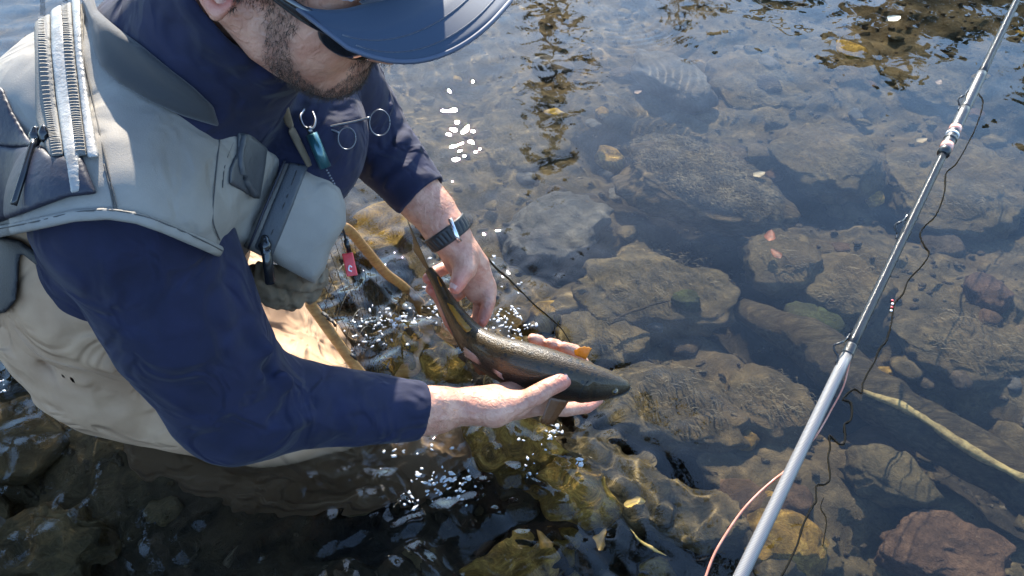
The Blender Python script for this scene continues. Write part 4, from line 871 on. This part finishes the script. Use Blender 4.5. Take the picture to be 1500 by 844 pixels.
# --- wristwatch on the far wrist
m_rub = mat('black_rubber', (.012, .012, .013), .5); wd = nrm(wl2 - WRL + (WRL - ELL) * .3); wc = P(657, 341, 1.218)
band_o = off(U(arm_l, pl, k=.015), .0038); th_ = lambda p: np.arctan2((p - wc) @ nrm(np.cross(wd, AX_F)), (p - wc) @ AX_F)
band = both(both(band_o, half(wc + wd * .012, wd), k=.002), half(wc - wd * .012, -wd), k=.002)
band = disp(band, lambda p: .0013 * (np.sin(th_(p) * 26) > .45) * (np.abs((p - wc) @ wd) < .0075))
watch = isomesh('wristwatch', band, wc - .06, wc + .06, .0012, m_rub)
wk = tube('watch_keeper', [surf_pt(666, 330, band_o) + cv(0, 0, -.001) - wd * .012, surf_pt(669, 346, band_o) + cv(0, 0, -.0015) , surf_pt(672, 352, band_o) + wd * .003], .0035, mat('brushed_steel', (.7, .7, .72), .25, metal=1), seg=8, ra=.0018, up=AX_F)
fo2 = isomesh('watch_face', ell(wc + AX_F * .026, (.019, .019, .006)), wc - .02, wc + .08, .0015, m_rub)
wk.parent = watch; fo2.parent = watch
adopt(angler, body, shirt, waders, strap, vest, cap_fr, cap_bk, arm, arm2, lens, beard, mou, side, ah1, ah2, watch, *nails)
bpy.context.view_layer.update()
for q in (pad, hem, lowp, sidep, *tapes, *zcl, *coils, *seams, *pulls, pk, *wz, patch, pa2, gus): q.parent = vest
for q, nme in ((cap_fr, 'cap'),): q.name = nme; q.data.name = nme
cap_bk.parent = cap_fr; cap_bk.matrix_parent_inverse = Matrix.Identity(4)
for q in stitch + [edge, brim]: q.matrix_parent_inverse = Matrix.Identity(4)
tag(angler, 'person in cap, sunglasses, grey vest and tan waders crouching in the river holding a trout', 'person')
# ================================================================ THE TROUT
def attr_mat(name, rough=.4, coat=.3, spots=True):
    m = bpy.data.materials.new(name); m.use_nodes = True; t = m.node_tree; b = t.nodes['Principled BSDF']; L = t.links.new
    a = t.nodes.new('ShaderNodeVertexColor'); a.layer_name = 'pigment'; src = a.outputs[0]
    tc = t.nodes.new('ShaderNodeTexCoord')
    n = t.nodes.new('ShaderNodeTexNoise'); n.inputs['Scale'].default_value = 260; n.inputs['Detail'].default_value = 4; L(tc.outputs['Object'], n.inputs[0])
    mm = t.nodes.new('ShaderNodeMixRGB'); mm.blend_type = 'OVERLAY'; mm.inputs[0].default_value = .55; L(src, mm.inputs[1]); L(n.outputs[0], mm.inputs[2]); src = mm.outputs[0]
    if spots:
        v = t.nodes.new('ShaderNodeTexVoronoi'); v.inputs['Scale'].default_value = 105; v.inputs['Randomness'].default_value = 1; L(tc.outputs['Object'], v.inputs[0])
        r = t.nodes.new('ShaderNodeValToRGB'); r.color_ramp.elements[0].position = .24; r.color_ramp.elements[1].position = .36
        L(v.outputs['Distance'], r.inputs[0]); al = t.nodes.new('ShaderNodeMath'); al.operation = 'MULTIPLY_ADD'; al.inputs[1].default_value = -1; al.inputs[2].default_value = 1
        L(r.outputs[0], al.inputs[0]); m2 = t.nodes.new('ShaderNodeMath'); m2.operation = 'MULTIPLY'; L(al.outputs[0], m2.inputs[0]); L(a.outputs['Alpha'], m2.inputs[1])
        mx = t.nodes.new('ShaderNodeMixRGB'); L(m2.outputs[0], mx.inputs[0]); L(src, mx.inputs[1]); mx.inputs[2].default_value = (.008, .007, .005, 1); src = mx.outputs[0]
    L(src, b.inputs['Base Color']); b.inputs['Roughness'].default_value = rough; b.inputs['Coat Weight'].default_value = coat; b.inputs['Coat Roughness'].default_value = .12; b.inputs['Specular IOR Level'].default_value = .3
    vs = t.nodes.new('ShaderNodeTexVoronoi'); vs.inputs['Scale'].default_value = 520; L(tc.outputs['Object'], vs.inputs[0])
    bp = t.nodes.new('ShaderNodeBump'); bp.inputs['Strength'].default_value = .6; bp.inputs['Distance'].default_value = .0010; L(vs.outputs['Distance'], bp.inputs['Height']); L(bp.outputs[0], b.inputs['Normal'])
    return m
SPN = [(628, 395, 1.246, .0105, .0065), (640, 413, 1.244, .0125, .0085), (654, 440, 1.240, .0165, .0115), (672, 470, 1.232, .0225, .0165), (694, 499, 1.215, .030, .0225), (724, 520, 1.198, .034, .0265), (760, 534, 1.184, .037, .0290),
       (798, 545, 1.176, .038, .0295), (834, 554, 1.172, .036, .0285), (862, 560, 1.17, .0325, .0262), (886, 563, 1.17, .026, .0210), (904, 565, 1.17, .0185, .0150), (917, 566, 1.17, .0105, .0090), (923, 567, 1.17, .003, .0028)]
SC = catmull([P(*q[:3]) for q in SPN], 14); SR = np.stack([np.interp(np.linspace(0, len(SPN) - 1, len(SC)), range(len(SPN)), [q[k] * (1.03 + .14 * math.exp(-((q[0] - 775) / 60)**2)) for q in SPN]) for k in (3, 4)], 1)
for _ in range(6): SR[1:-1] = .25 * SR[:-2] + .5 * SR[1:-1] + .25 * SR[2:]
FD = nrm(-AX_D * .60 - AX_F * .8); T_, A_, B_ = frames(SC, FD); seg = 56; n = len(SC); VV = []; COL = []
tt = np.linspace(0, 1, n)
for i in range(n):
    for j in range(seg):
        a = 2 * math.pi * j / seg; ca, sa = math.cos(a), math.sin(a); h, w = SR[i]
        u = np.sign(ca) * abs(ca)**1.0 * h * (1.0 if ca > 0 else .98); v = np.sign(sa) * abs(sa)**.9 * w * (1 - .12 * max(0, ca))
        q = np.zeros(3); x = tt[i]
        g = 0
        if .655 < x < .70 and ca < .75: g = .0016 * math.sin((x - .655) / .045 * 3.14)
        if .70 <= x < .72 and ca < .75: g = -.0016 * math.sin((x - .70) / .02 * 3.14)              # gill cover edge
        if .83 < x and -.30 < ca < -.0: g -= .0034 * math.sin((ca + .30) / .30 * 3.14) * min(1, (x - .83) * 14)   # mouth line
        q = SC[i] + A_[i] * u + B_[i] * v; c = q - SC[i]; q = q + c / (np.linalg.norm(c) + 1e-9) * g; VV.append(q)
        k = (ca + 1) / 2; near = sa
        back = np.array([.034, .020, .005]); side = np.array([.010, .0055, .003]); belly = np.array([.14, .045, .02]); pink = np.array([.045, .016, .009])
        col = back * max(0, min(1, (k - .68) / .2)) + side * (1 - max(0, min(1, (k - .68) / .2)))
        bl = max(0, min(1, (.30 - k) / .22)); col = col * (1 - bl) + belly * bl; lat = math.exp(-((k - .46) / .07)**2) * .6; col = col * (1 - lat) + pink * lat
        if x > .67: f_ = min(1, (x - .67) * 6); col = col * (1 - .35 * f_) + np.array([.05, .04, .025]) * .35 * f_
        COL.append([*col, max(0, min(1, (k - .38) / .15)) * (1. if x < .72 else .5)])
i = np.arange(n * seg).reshape(n, seg); jn = np.roll(i, -1, 1); Ff = np.stack([i[:-1], i[1:], jn[1:], jn[:-1]], -1).reshape(-1, 4)
m_fish = attr_mat('trout_skin'); fish = empty('trout', tuple(P(790, 570, 1.2)))
fb = mesh_obj('body', np.array(VV), Ff.tolist() + [i[0].tolist(), i[-1][::-1].tolist()], m_fish)
ca_ = fb.data.color_attributes.new('pigment', 'FLOAT_COLOR', 'POINT'); ca_.data.foreach_set('color', np.array(COL, np.float32).ravel())
def fin(name, base, tip, m, rays=9, thick=.0007, ragged=.04, lab=None):
    """a rayed fin between a base line and a tip line (lists of points), real thickness, ribs proud"""
    base = catmull(base, 6); tip = catmull(tip, 6); nb = len(base); V = []; nv = 8
    for i in range(nb):
        for j in range(nv):
            v = j / (nv - 1); V.append(base[i] + (tip[i * (len(tip) - 1) // (nb - 1)] - base[i]) * v * (1 + ragged * math.sin(i * 2.1)))
    V = np.array(V); N = nrm(np.cross(V[nv * (nb - 1)] - V[0], V[nv - 1] - V[0])); rib = np.array([abs(math.sin(i * math.pi * rays / (nb - 1))) for i in range(nb) for _ in range(nv)]) * thick
    A = V + N * (thick * .5 + rib[:, None]); B = V - N * (thick * .5 + rib[:, None]); K = nb * nv
    F = [[i * nv + j, (i + 1) * nv + j, (i + 1) * nv + j + 1, i * nv + j + 1] for i in range(nb - 1) for j in range(nv - 1)]; F2 = [[a + K for a in f[::-1]] for f in F]
    e = [j for j in range(nv)] + [i * nv + nv - 1 for i in range(1, nb)] + [(nb - 1) * nv + j for j in range(nv - 2, -1, -1)] + [i * nv for i in range(nb - 2, 0, -1)]
    o = mesh_obj(name, np.concatenate([A, B]), F + F2 + [[e[k], e[(k + 1) % len(e)], e[(k + 1) % len(e)] + K, e[k] + K] for k in range(len(e))], m); return o
def fin_mat(name, col, col2, tr=.35):
    m = mat(name, col, .35, col2=col2, scale=220, bump=.4, bscale=500, coat=.5); b = m.node_tree.nodes['Principled BSDF']; t = m.node_tree
    tl = t.nodes.new('ShaderNodeBsdfTranslucent'); tl.inputs[0].default_value = (*[min(1, c * 1.8) for c in col2], 1); mx = t.nodes.new('ShaderNodeMixShader'); mx.inputs[0].default_value = tr
    o = t.nodes['Material Output']; t.links.new(b.outputs[0], mx.inputs[1]); t.links.new(tl.outputs[0], mx.inputs[2]); t.links.new(mx.outputs[0], o.inputs[0]); return m
m_fin = fin_mat('brown_fin', (.12, .045, .016), (.2, .09, .035)); m_amb = fin_mat('amber_fin', (.26, .13, .012), (.40, .22, .02), .5); m_palefin = fin_mat('pale_fin', (.34, .2, .15), (.42, .28, .22), .2)
def onfish(x, a, lift=0.):
    """a point on the trout: x along the body 0..1, a = angle from the back, positive to the near flank"""
    k = x * (n - 1); i0 = int(k); h, w = SR[i0]; ca, sa = math.cos(a), math.sin(a); s = 1 if (B_[i0] @ AX_D) > 0 else -1
    return SC[i0] + A_[i0] * (h + lift) * ca + B_[i0] * s * (w + lift) * sa
tailm = fin_mat('tail_fin_skin', (.05, .036, .016), (.10, .075, .03))
tf_dir = nrm(P(601, 345, 1.265) - SC[0]); fins = [fin('tail_fin', [SC[0] + FD * .009 + tf_dir * -.002, SC[0] + tf_dir * -.002, SC[0] - FD * .009 + tf_dir * -.002], [P(600, 343, 1.262) + FD * .034, P(606, 352, 1.262), P(600, 343, 1.262) - FD * .034], tailm, 13),
        fin('dorsal_fin', [onfish(x, .0, -.001) for x in (.19, .22, .25, .28, .31)], [onfish(x, .42, .002 + l) for x, l in ((.175, -.001), (.205, .001), (.235, .003), (.265, .003), (.305, 0.))], m_amb, 10),
        fin('adipose_fin', [onfish(.085, 0, -.001), onfish(.10, 0, -.001), onfish(.115, 0, -.001)], [onfish(.07, 0, .006), onfish(.085, .1, .007), onfish(.10, .1, .005)], m_amb, 3),
        fin('anal_fin', [onfish(.30, 2.7, -.001), onfish(.33, 2.7, -.001), onfish(.36, 2.7, -.001)], [P(690, 528, 1.235), P(700, 548, 1.24), P(716, 548, 1.235)], m_fin, 8),
        fin('pelvic_fin', [onfish(.45, 1.55, 0), onfish(.445, 1.42, 0), onfish(.44, 1.28, 0)], [onfish(.335, 1.55, .003), onfish(.325, 1.35, .003), onfish(.32, 1.12, .002)], m_palefin, 6),
        fin('pectoral_fin', [P(836, 584, 1.182), P(822, 584, 1.172), P(806, 580, 1.165)], [P(810, 621, 1.19), P(801, 622, 1.18), P(792, 618, 1.172)], m_fin, 9),
        fin('pectoral_fin', [P(842, 520, 1.192), P(850, 523, 1.19), P(858, 527, 1.19)], [P(841, 513, 1.19), P(854, 508, 1.188), P(867, 510, 1.188)], m_amb, 8, lab=1)]
eye_c = onfish(.825, 1.12, -.0012)
eyeb = isomesh('eye', ell(eye_c, (.0052, .0052, .0052)), eye_c - .01, eye_c + .01, .0008, mat('gold_iris', (.10, .065, .02), .15, coat=.6)); pu = isomesh('pupil', ell(eye_c + nrm(eye_c - SC[int(.825 * (n - 1))]) * .0028, (.0031, .0031, .0031)), eye_c - .01, eye_c + .01, .0006, mat('black_pupil', (.004, .004, .005), .05, coat=1))
pu.parent = eyeb
jawl = tube('jaw', catmull([onfish(.82, 1.95, .0), onfish(.89, 1.85, .0006), onfish(.95, 1.75, .0010), SC[-1] + T_[-1] * .0016], 8), .0016, attr_mat('jaw_skin', spots=False), seg=8)
jc = jawl.data.color_attributes.new('pigment', 'FLOAT_COLOR', 'POINT'); jc.data.foreach_set('color', np.tile([.10, .075, .045, 1], len(jawl.data.vertices)).astype(np.float32))
m_mo = mat('dark_mouth', (.006, .005, .004), .6)
mouth = tube('mouth', catmull([onfish(.80, 1.72, -.0001), onfish(.87, 1.66, .0003), onfish(.93, 1.6, .0004), onfish(.985, 1.5, .0004), SC[-1] + T_[-1] * .0005], 8), .0011, m_mo, seg=6)
gill = tube('gill_cover', catmull([onfish(.69, .55, -.0003), onfish(.675, .9, .0001), onfish(.665, 1.3, .0002), onfish(.675, 1.7, .0002), onfish(.70, 2.1, 0), onfish(.74, 2.5, 0)], 8), .0010, m_mo, seg=6)
adopt(fish, fb, eyeb, jawl, mouth, gill, *fins); tag(fish, 'dark spotted brown trout cradled in both hands with its head pointing right', 'fish')
# ================================================================ THE ROD
ra_, rb_ = P(1068, 880, .355), P(1512, -46, .575)
def rp(y): t = (880 - y) / 926; d = 1 / (1 / .355 + (1 / .575 - 1 / .355) * t); return P(1068 + 444 * t, y, d)
def rod_mat(name, c1, c2, rough, metal, scale, bump_d):
    m = bpy.data.materials.new(name); m.use_nodes = True; t = m.node_tree; b = t.nodes['Principled BSDF']; L = t.links.new; b.inputs['Roughness'].default_value = rough; b.inputs['Metallic'].default_value = metal; b.inputs['Coat Weight'].default_value = .8; b.inputs['Coat Roughness'].default_value = .15
    tc = t.nodes.new('ShaderNodeTexCoord'); mp = t.nodes.new('ShaderNodeMapping'); q = Vector((0, 0, 1)).rotation_difference(Vector((rb_ - ra_).tolist())).inverted().to_euler(); mp.inputs['Rotation'].default_value = q; L(tc.outputs['Object'], mp.inputs[0])
    w = t.nodes.new('ShaderNodeTexWave'); w.bands_direction = 'Z'; w.inputs['Scale'].default_value = scale; w.inputs['Distortion'].default_value = 1.2; w.inputs['Detail'].default_value = 1; L(mp.outputs[0], w.inputs[0])
    r = t.nodes.new('ShaderNodeValToRGB'); r.color_ramp.elements[0].color = (*c1, 1); r.color_ramp.elements[1].color = (*c2, 1); r.color_ramp.elements[0].position = .3; r.color_ramp.elements[1].position = .6; L(w.outputs[1], r.inputs[0]); L(r.outputs[0], b.inputs['Base Color'])
    bp = t.nodes.new('ShaderNodeBump'); bp.inputs['Distance'].default_value = bump_d; bp.inputs['Strength'].default_value = .8; L(w.outputs[1], bp.inputs['Height']); L(bp.outputs[0], b.inputs['Normal']); return m
m_butt = rod_mat('silver_woven_blank', (.10, .10, .103), (.16, .16, .162), .6, .1, 420, .00012)
m_carb = rod_mat('carbon_blank', (.010, .011, .013), (.03, .033, .036), .2, 0, 420, .00012); m_carb.node_tree.nodes['Principled BSDF'].inputs['Coat Weight'].default_value = .0; m_carb.node_tree.nodes['Principled BSDF'].inputs['Specular IOR Level'].default_value = .3; m_wrap = mat('black_thread', (.008, .009, .011), .45, coat=.3, bump=.6, bscale=900, bdist=.0004)
m_pink = mat('salmon_thread', (.65, .28, .20), .3, coat=.8)
rod = empty('fishing_rod', tuple(ra_))
def sect(name, y0, y1, r0, r1, m, seg=18, n_=12):
    ys = np.linspace(y0, y1, n_); return tube(name, [rp(y) for y in ys], np.linspace(r0, r1, n_), m, seg=seg, up=(0, 1, 0))
rparts = [sect('butt_section', 880, 514, .0032, .0029, m_butt), sect('middle_section', 516, 222, .0028, .0024, m_carb), sect('ferrule', 226, 160, .0036, .0034, m_wrap), sect('ferrule', 520, 506, .0032, .0031, m_wrap),
          sect('thread_ring', 219, 212, 0.0037, .0037, m_pink, n_=3), sect('thread_ring', 193, 187, .0036, .0036, m_pink, n_=3), sect('thread_ring', 206, 203, .0039, .0039, m_wrap, n_=3), sect('thread_ring', 199, 197, .0039, .0039, mat('white_thread', (.6, .6, .6), .4), n_=3),
          sect('tip_wrap', 162, 108, .0033, .0031, m_wrap), sect('tip_section', 110, -46, .0026, .0021, m_carb)]
for y, sz in ((513, .0045), (335, .0036), (150, .003)):      # snake guides
    c = rp(y); s_ = cv(-.8, -.25, -.2); ax = nrm(rp(y - 10) - c); R0 = .0034
    pts = [c - ax * .010 + nrm(s_) * R0 * 1.1, c - ax * .006 + nrm(s_) * R0 * 1.3, c - ax * .003 + nrm(s_) * (R0 + sz), c + nrm(s_) * (R0 + sz * 1.3), c + ax * .003 + nrm(s_) * (R0 + sz * .8) + cv(0, 0, -.002), c + ax * .006 + nrm(s_) * R0 * 1.3, c + ax * .010 + nrm(s_) * R0 * 1.1]
    rparts.append(tube('line_guide', catmull(pts, 6), .0006, m_met, seg=7))
adopt(rod, *rparts); tag(rod, 'fishing rod crossing the right side, silver woven butt and dark glossy upper sections', 'fishing rod')
m_line = mat('salmon_line', (.42, .11, .06), .4, col2=(.52, .24, .17), scale=90, coat=.4)
fl_ = [(1032, 850), (1045, 815), (1062, 785), (1086, 750), (1110, 724), (1135, 702), (1150, 690), (1172, 666), (1196, 638), (1218, 600), (1236, 565), (1246, 525), (1252, 506), (1262, 488), (1276, 452), (1290, 418), (1304, 385), (1322, 350)]
C = catmull([P(x, y, 1 / (1 / .355 + (1 / .575 - 1 / .355) * (880 - y) / 926) + (.006 if 505 < y < 700 else .003)) for x, y in fl_], 8)
ln = tube('fishing_line', C, np.where(np.arange(len(C)) < len(C) * .40, .00062, .0004), m_line, seg=7); ln.data.name = 'fishing_line'; tag(ln, 'thin salmon pink line looping loosely round the lower half of the rod', 'line'); base_origin(ln)
# dark line lying slack on the water
def wz(px, py, dz=.0008): q = on_plane(px, py, 0); return np.array([q[0], q[1], float(water_z(np.array([[q[0]]]), np.array([[q[1]]]))[0, 0]) + dz])
sq = [(1434, 138), (1440, 152), (1428, 190), (1402, 238), (1386, 254), (1383, 284), (1371, 315), (1353, 333), (1348, 345), (1354, 360), (1361, 372), (1350, 390), (1331, 410), (1323, 430), (1310, 446), (1306, 472), (1298, 500), (1288, 512), (1281, 530), (1272, 545), (1264, 562), (1262, 576), (1250, 571), (1235, 585), (1246, 590), (1248, 606), (1245, 617), (1237, 622), (1238, 640), (1236, 650), (1228, 650), (1215, 638), (1216, 655), (1213, 672), (1216, 700), (1208, 710), (1196, 712), (1195, 735), (1190, 742), (1176, 770), (1167, 800), (1150, 835), (1140, 850)]
m_dl = mat('dark_line', (.008, .008, .007), .95, spec=.05)
dl = empty('slack_line', tuple(wz(*sq[-1]))); C = catmull([wz(*q) for q in sq], 6); rr = .0014 + .0010 * np.abs(noise(np.stack([np.arange(len(C)) * .21, 0 * C[:, 0], 0 * C[:, 0]], 1)))
bits = [tube('strand', C, rr, m_dl, seg=7)]
m_rw = mat('red_bead', (.6, .04, .05), .3, coat=.6); m_ww = mat('white_bead', (.8, .78, .78), .3)
for k, (x, y) in enumerate(((1307, 441), (1307, 446), (1306, 451), (1305, 456))): c = wz(x, y, .002); bits.append(isomesh('bead', ell(c, (.0026, .0026, .0018)), c - .006, c + .006, .001, m_rw if k % 2 == 0 else m_ww))
adopt(dl, *bits); tag(dl, 'dark crinkled line with red and white beads lying slack on the water beside the rod', 'line')
sq2 = [(1206, 730), (1202, 745), (1210, 762), (1207, 790), (1205, 800)]
o = tube('line_end', catmull([wz(*q) for q in sq2], 6), .0009, m_dl, seg=6); tag(o, 'short loose end of dark line on the water right of the long slack line', 'line'); base_origin(o)
sq3 = [(716, 380), (728, 394), (745, 410), (762, 428), (782, 446), (803, 464), (822, 482), (835, 502)]
o = tube('leader', catmull([wz(*q, .001) for q in sq3], 6), np.linspace(.0022, .0010, 43), m_dl, seg=7); tag(o, 'short dark line floating from the far hand toward the trout back', 'line'); base_origin(o)
# bubbles round the hands, whitened to stand for sun glints
CL = [(560, 474, 30, 9, 60), (600, 462, 36, 12, 70), (638, 432, 12, 30, 26), (738, 466, 18, 8, 50), (755, 482, 22, 10, 44), (720, 384, 10, 12, 12), (746, 424, 12, 10, 9), (640, 702, 34, 12, 60), (660, 720, 30, 16, 40), (605, 728, 12, 14, 18), (815, 632, 11, 7, 24),
      (590, 662, 18, 6, 10), (790, 640, 26, 24, 10), (850, 682, 8, 8, 8), (20, 490, 14, 22, 12), (8, 572, 8, 14, 9), (770, 690, 18, 24, 10), (790, 520, 30, 10, 8), (545, 500, 30, 10, 26), (640, 600 + 55, 30, 8, 8)]
vb, fb_ = ico(2); up = vb[:, 2] > -.35; BVV = []; BFF = []; m_ = 0; rb = np.random.default_rng(5)
for cx, cy, sx, sy, nn in CL:
    for _ in range(int(nn * .62)):
        c = wz(cx + rb.normal() * sx * .75, cy + rb.normal() * sy * .75, 0); s_ = rb.choice([.0012, .0020, .0029, .0038], p=[.2, .35, .28, .17]); st_ = rb.uniform(.6, 1.6); sa_ = rb.uniform(0, 3.14); Mx = np.array([[math.cos(sa_) * st_, math.sin(sa_) * st_, 0], [-math.sin(sa_) / st_, math.cos(sa_) / st_, 0], [0, 0, .4]]); BVV.append((vb * s_ * (1 + .25 * rb.normal(size=(len(vb), 1)))) @ Mx + c); BFF.append(fb_ + m_); m_ += len(vb)
m_glint = mat('glint_bubble', (.30, .31, .32), .15, spec=.8, coat=1)
o = mesh_obj('glint_bubbles', np.concatenate(BVV), np.concatenate(BFF), m_glint); tag(o, 'white flecks standing in for sun glints on bubbles around the hands and the waders', 'bubbles', kind='stuff')
# ================================================================ THINGS HUNG ON THE ANGLER
m_wood = mat('varnished_wood', (.28, .14, .04), .45, col2=(.44, .25, .08), scale=30, stretch=(1, 6, 6), coat=.7, bump=.3)
net = empty('landing_net', tuple(P(530, 548, 1.36)))
hoop = [P(*q) for q in ((455, 446, 1.24), (490, 495, 1.285), (530, 548, 1.345), (566, 580, 1.44), (606, 560, 1.56), (625, 490, 1.60), (600, 430, 1.53), (565, 400, 1.42), (535, 365, 1.34), (506, 334, 1.27), (480, 345, 1.22), (458, 395, 1.20))]
Ch = catmull(hoop + hoop[:1], 8)[:-1]; Th = np.roll(Ch, -1, 0) - np.roll(Ch, 1, 0); Th /= np.linalg.norm(Th, axis=1)[:, None]; VV = []; sg = 12
for c, t_ in zip(Ch, Th):
    u = nrm(np.cross(t_, AX_F)); v = np.cross(t_, u); VV += [c + u * .0085 * np.sign(math.cos(a)) * abs(math.cos(a))**.6 + v * .006 * np.sign(math.sin(a)) * abs(math.sin(a))**.6 for a in np.linspace(0, 2 * math.pi, sg, endpoint=False)]
i = np.arange(len(Ch) * sg).reshape(len(Ch), sg); k1 = np.roll(i, -1, 0); Fh = np.stack([i, k1, np.roll(k1, -1, 1), np.roll(i, -1, 1)], -1).reshape(-1, 4)
hp = wet(mesh_obj('hoop', np.array(VV), Fh, m_wood)); NV = []; NF = []; m_ = 0; ctr = Ch.mean(0) - np.array([0, 0, .16])
lines = []
for k in range(0, len(Ch), 3):
    lines.append([Ch[k] + (ctr - Ch[k]) * s_ + np.array([0, 0, -.05 * math.sin(s_ * 3.14)]) for s_ in np.linspace(0, 1, 8)])
for s_ in np.linspace(.15, .9, 7): lines.append([c + (ctr - c) * s_ + np.array([0, 0, -.05 * math.sin(s_ * 3.14)]) for c in list(Ch[::2]) + [Ch[0]]])
for l in lines:
    for a, b_ in zip(l[:-1], l[1:]):
        d = nrm(b_ - a + 1e-9); s = nrm(np.cross(d, [.3, .2, 1])) * .0007; w = np.cross(d, s); NV += [a + s, a + w, a - s, b_ + s, b_ + w, b_ - s]; NF += [[m_, m_ + 1, m_ + 4, m_ + 3], [m_ + 1, m_ + 2, m_ + 5, m_ + 4], [m_ + 2, m_, m_ + 3, m_ + 5]]; m_ += 6
ng = wet(mesh_obj('netting', np.array(NV), NF, mat('dark_netting', (.02, .022, .018), .7), smooth=False)); tag(ng, kind='stuff')
nts = []
for (x, y, d) in ((470, 462, 1.255), (478, 470, 1.262), (508, 520, 1.315)): nts.append(tube('netting_tie', [P(x + 2, y - 4, d - .004), P(x + 9, y + 1, d - .012), P(x + 13, y + 7, d + .004)], .0028, m_blk, seg=7))
adopt(net, hp, ng, *nts); tag(net, 'wooden hooped landing net hanging half in the water between pocket and near forearm', 'landing net')
# red tag on its cord
tg = empty('pull_tag', tuple(P(512, 385, 1.06))); u = nrm(P(503, 372, 1.06) - P(519, 369, 1.06)); v = nrm(P(510, 406, 1.065) - P(504, 372, 1.06)); w = np.cross(u, v); c = P(512.5, 387.5, 1.062)
def plate(name, c, u, v, w, hu, hv, hw, m): return isomesh(name, lambda p: np.maximum(np.maximum(np.abs((p - c) @ u) - hu, np.abs((p - c) @ v) - hv), np.abs((p - c) @ w) - hw) - .001, c - .03, c + .03, .0009, m)
pt = plate('tag_body', c, u, v, w, .0062, .0145, .0008, mat('red_plastic', (.62, .03, .035), .4, coat=.3))
tn = nrm(CAM - c); lg = tube('printed_mark', catmull([c + v * .004 - u * .002 + tn * .0024, c + v * .0015 + u * .001 + tn * .0024, c + v * .007 + u * .0025 + tn * .0024, c + v * .0095 - u * .001 + tn * .0024], 5), .0009, m_ww, seg=6)
cd = tube('cord', catmull([P(500, 330, 1.03), P(505, 345, 1.045), P(508, 360, 1.055), P(510, 371, 1.06)], 6), .0016, m_blk, seg=7); st = tube('swivel', [P(507, 352, 1.045), P(511, 368, 1.055)], .0035, m_met, seg=8)
adopt(tg, pt, lg, cd, st); tag(tg, 'red tag with a white mark dangling below the chest pocket', 'tag')
# teal retractor with clip and bead chain
m_teal = mat('teal_metal', (.02, .09, .11), .3, metal=.5, coat=.6); m_steel = mat('polished_steel', (.16, .165, .18), .32, metal=1)
def front_pt(px, py, lift=.006, d0=.5): q = surf_pt(px, py, U(torso, sleeve_r, yoke, sleeve_l, front, collar, k=.03), d0); return q + nrm(CAM - q) * lift
rt = empty('tool_retractor', tuple(front_pt(465, 215))); a, b_ = front_pt(456, 196, .012), front_pt(477, 246, .014)
rpz = [tube('barrel', [a, (a + b_) / 2, b_], .0068, m_teal, seg=14, up=AX_F), tube('clip', catmull([front_pt(446, 160, .006), front_pt(440, 172, .012), front_pt(446, 186, .014), front_pt(458, 188, .016), front_pt(462, 176, .012), front_pt(458, 164, .007)], 6), .0016, m_steel, seg=8),
       tube('swivel', [a - nrm(b_ - a) * .008, a], .0032, m_steel, seg=8)]
for k in range(6): c = b_ + nrm(b_ - a) * (.003 + .0032 * k) + cv(.0004 * k, 0, 0); rpz.append(isomesh('chain_bead', sph(c, .0015), c - .003, c + .003, .0006, m_steel))
adopt(rt, *rpz); tag(rt, 'teal barrelled tool retractor with bead chain clipped on the navy chest', 'retractor')
# forceps with finger loops
fc = empty('forceps', tuple(front_pt(520, 190))); 
def loop(cx, cy, rx, ry, a0, a1, lift): return tube('finger_loop', [front_pt(cx + rx * math.cos(t_), cy + ry * math.sin(t_), lift) for t_ in np.linspace(a0, a1, 26)], .0017, m_steel, seg=8)
dfix = front_pt(520, 190, .02); dd_ = float((dfix - CAM) @ AX_F)
def ff(px, py): return P(px, py, dd_ - .01)
def loop(cx, cy, rx, ry): C_ = [ff(cx + rx * math.cos(t_), cy + ry * math.sin(t_)) for t_ in np.linspace(0, 2 * math.pi, 30)]; return tube('finger_loop', C_, 0.0009, m_steel, seg=8, up=AX_F)
fparts = [loop(556, 180, 15, 19), loop(508, 203, 13, 16), tube('shank', catmull([ff(542, 172), ff(520, 178), ff(490, 184), ff(462, 190)], 6), 0.0013, m_steel, seg=8), tube('shank', catmull([ff(497, 195), ff(485, 190), ff(470, 190), ff(450, 196)], 6), 0.0013, m_steel, seg=8)]
adopt(fc, *fparts); tag(fc, 'steel forceps with two finger loops hanging in front of the navy chest', 'forceps')
stp = tube('vest_strap', catmull([surf_pt(418, 163, U(vest_vol, torso, yoke, collar, k=.03)) + nrm(CAM) * .004, front_pt(425, 185, .008), front_pt(438, 212, .008), surf_pt(455, 246, U(vest_vol, torso, front, k=.03)) + nrm(CAM) * .003], 8), .0045, m_khaki, seg=8, ra=.0018, up=nrm(CAM)); stp.parent = vest
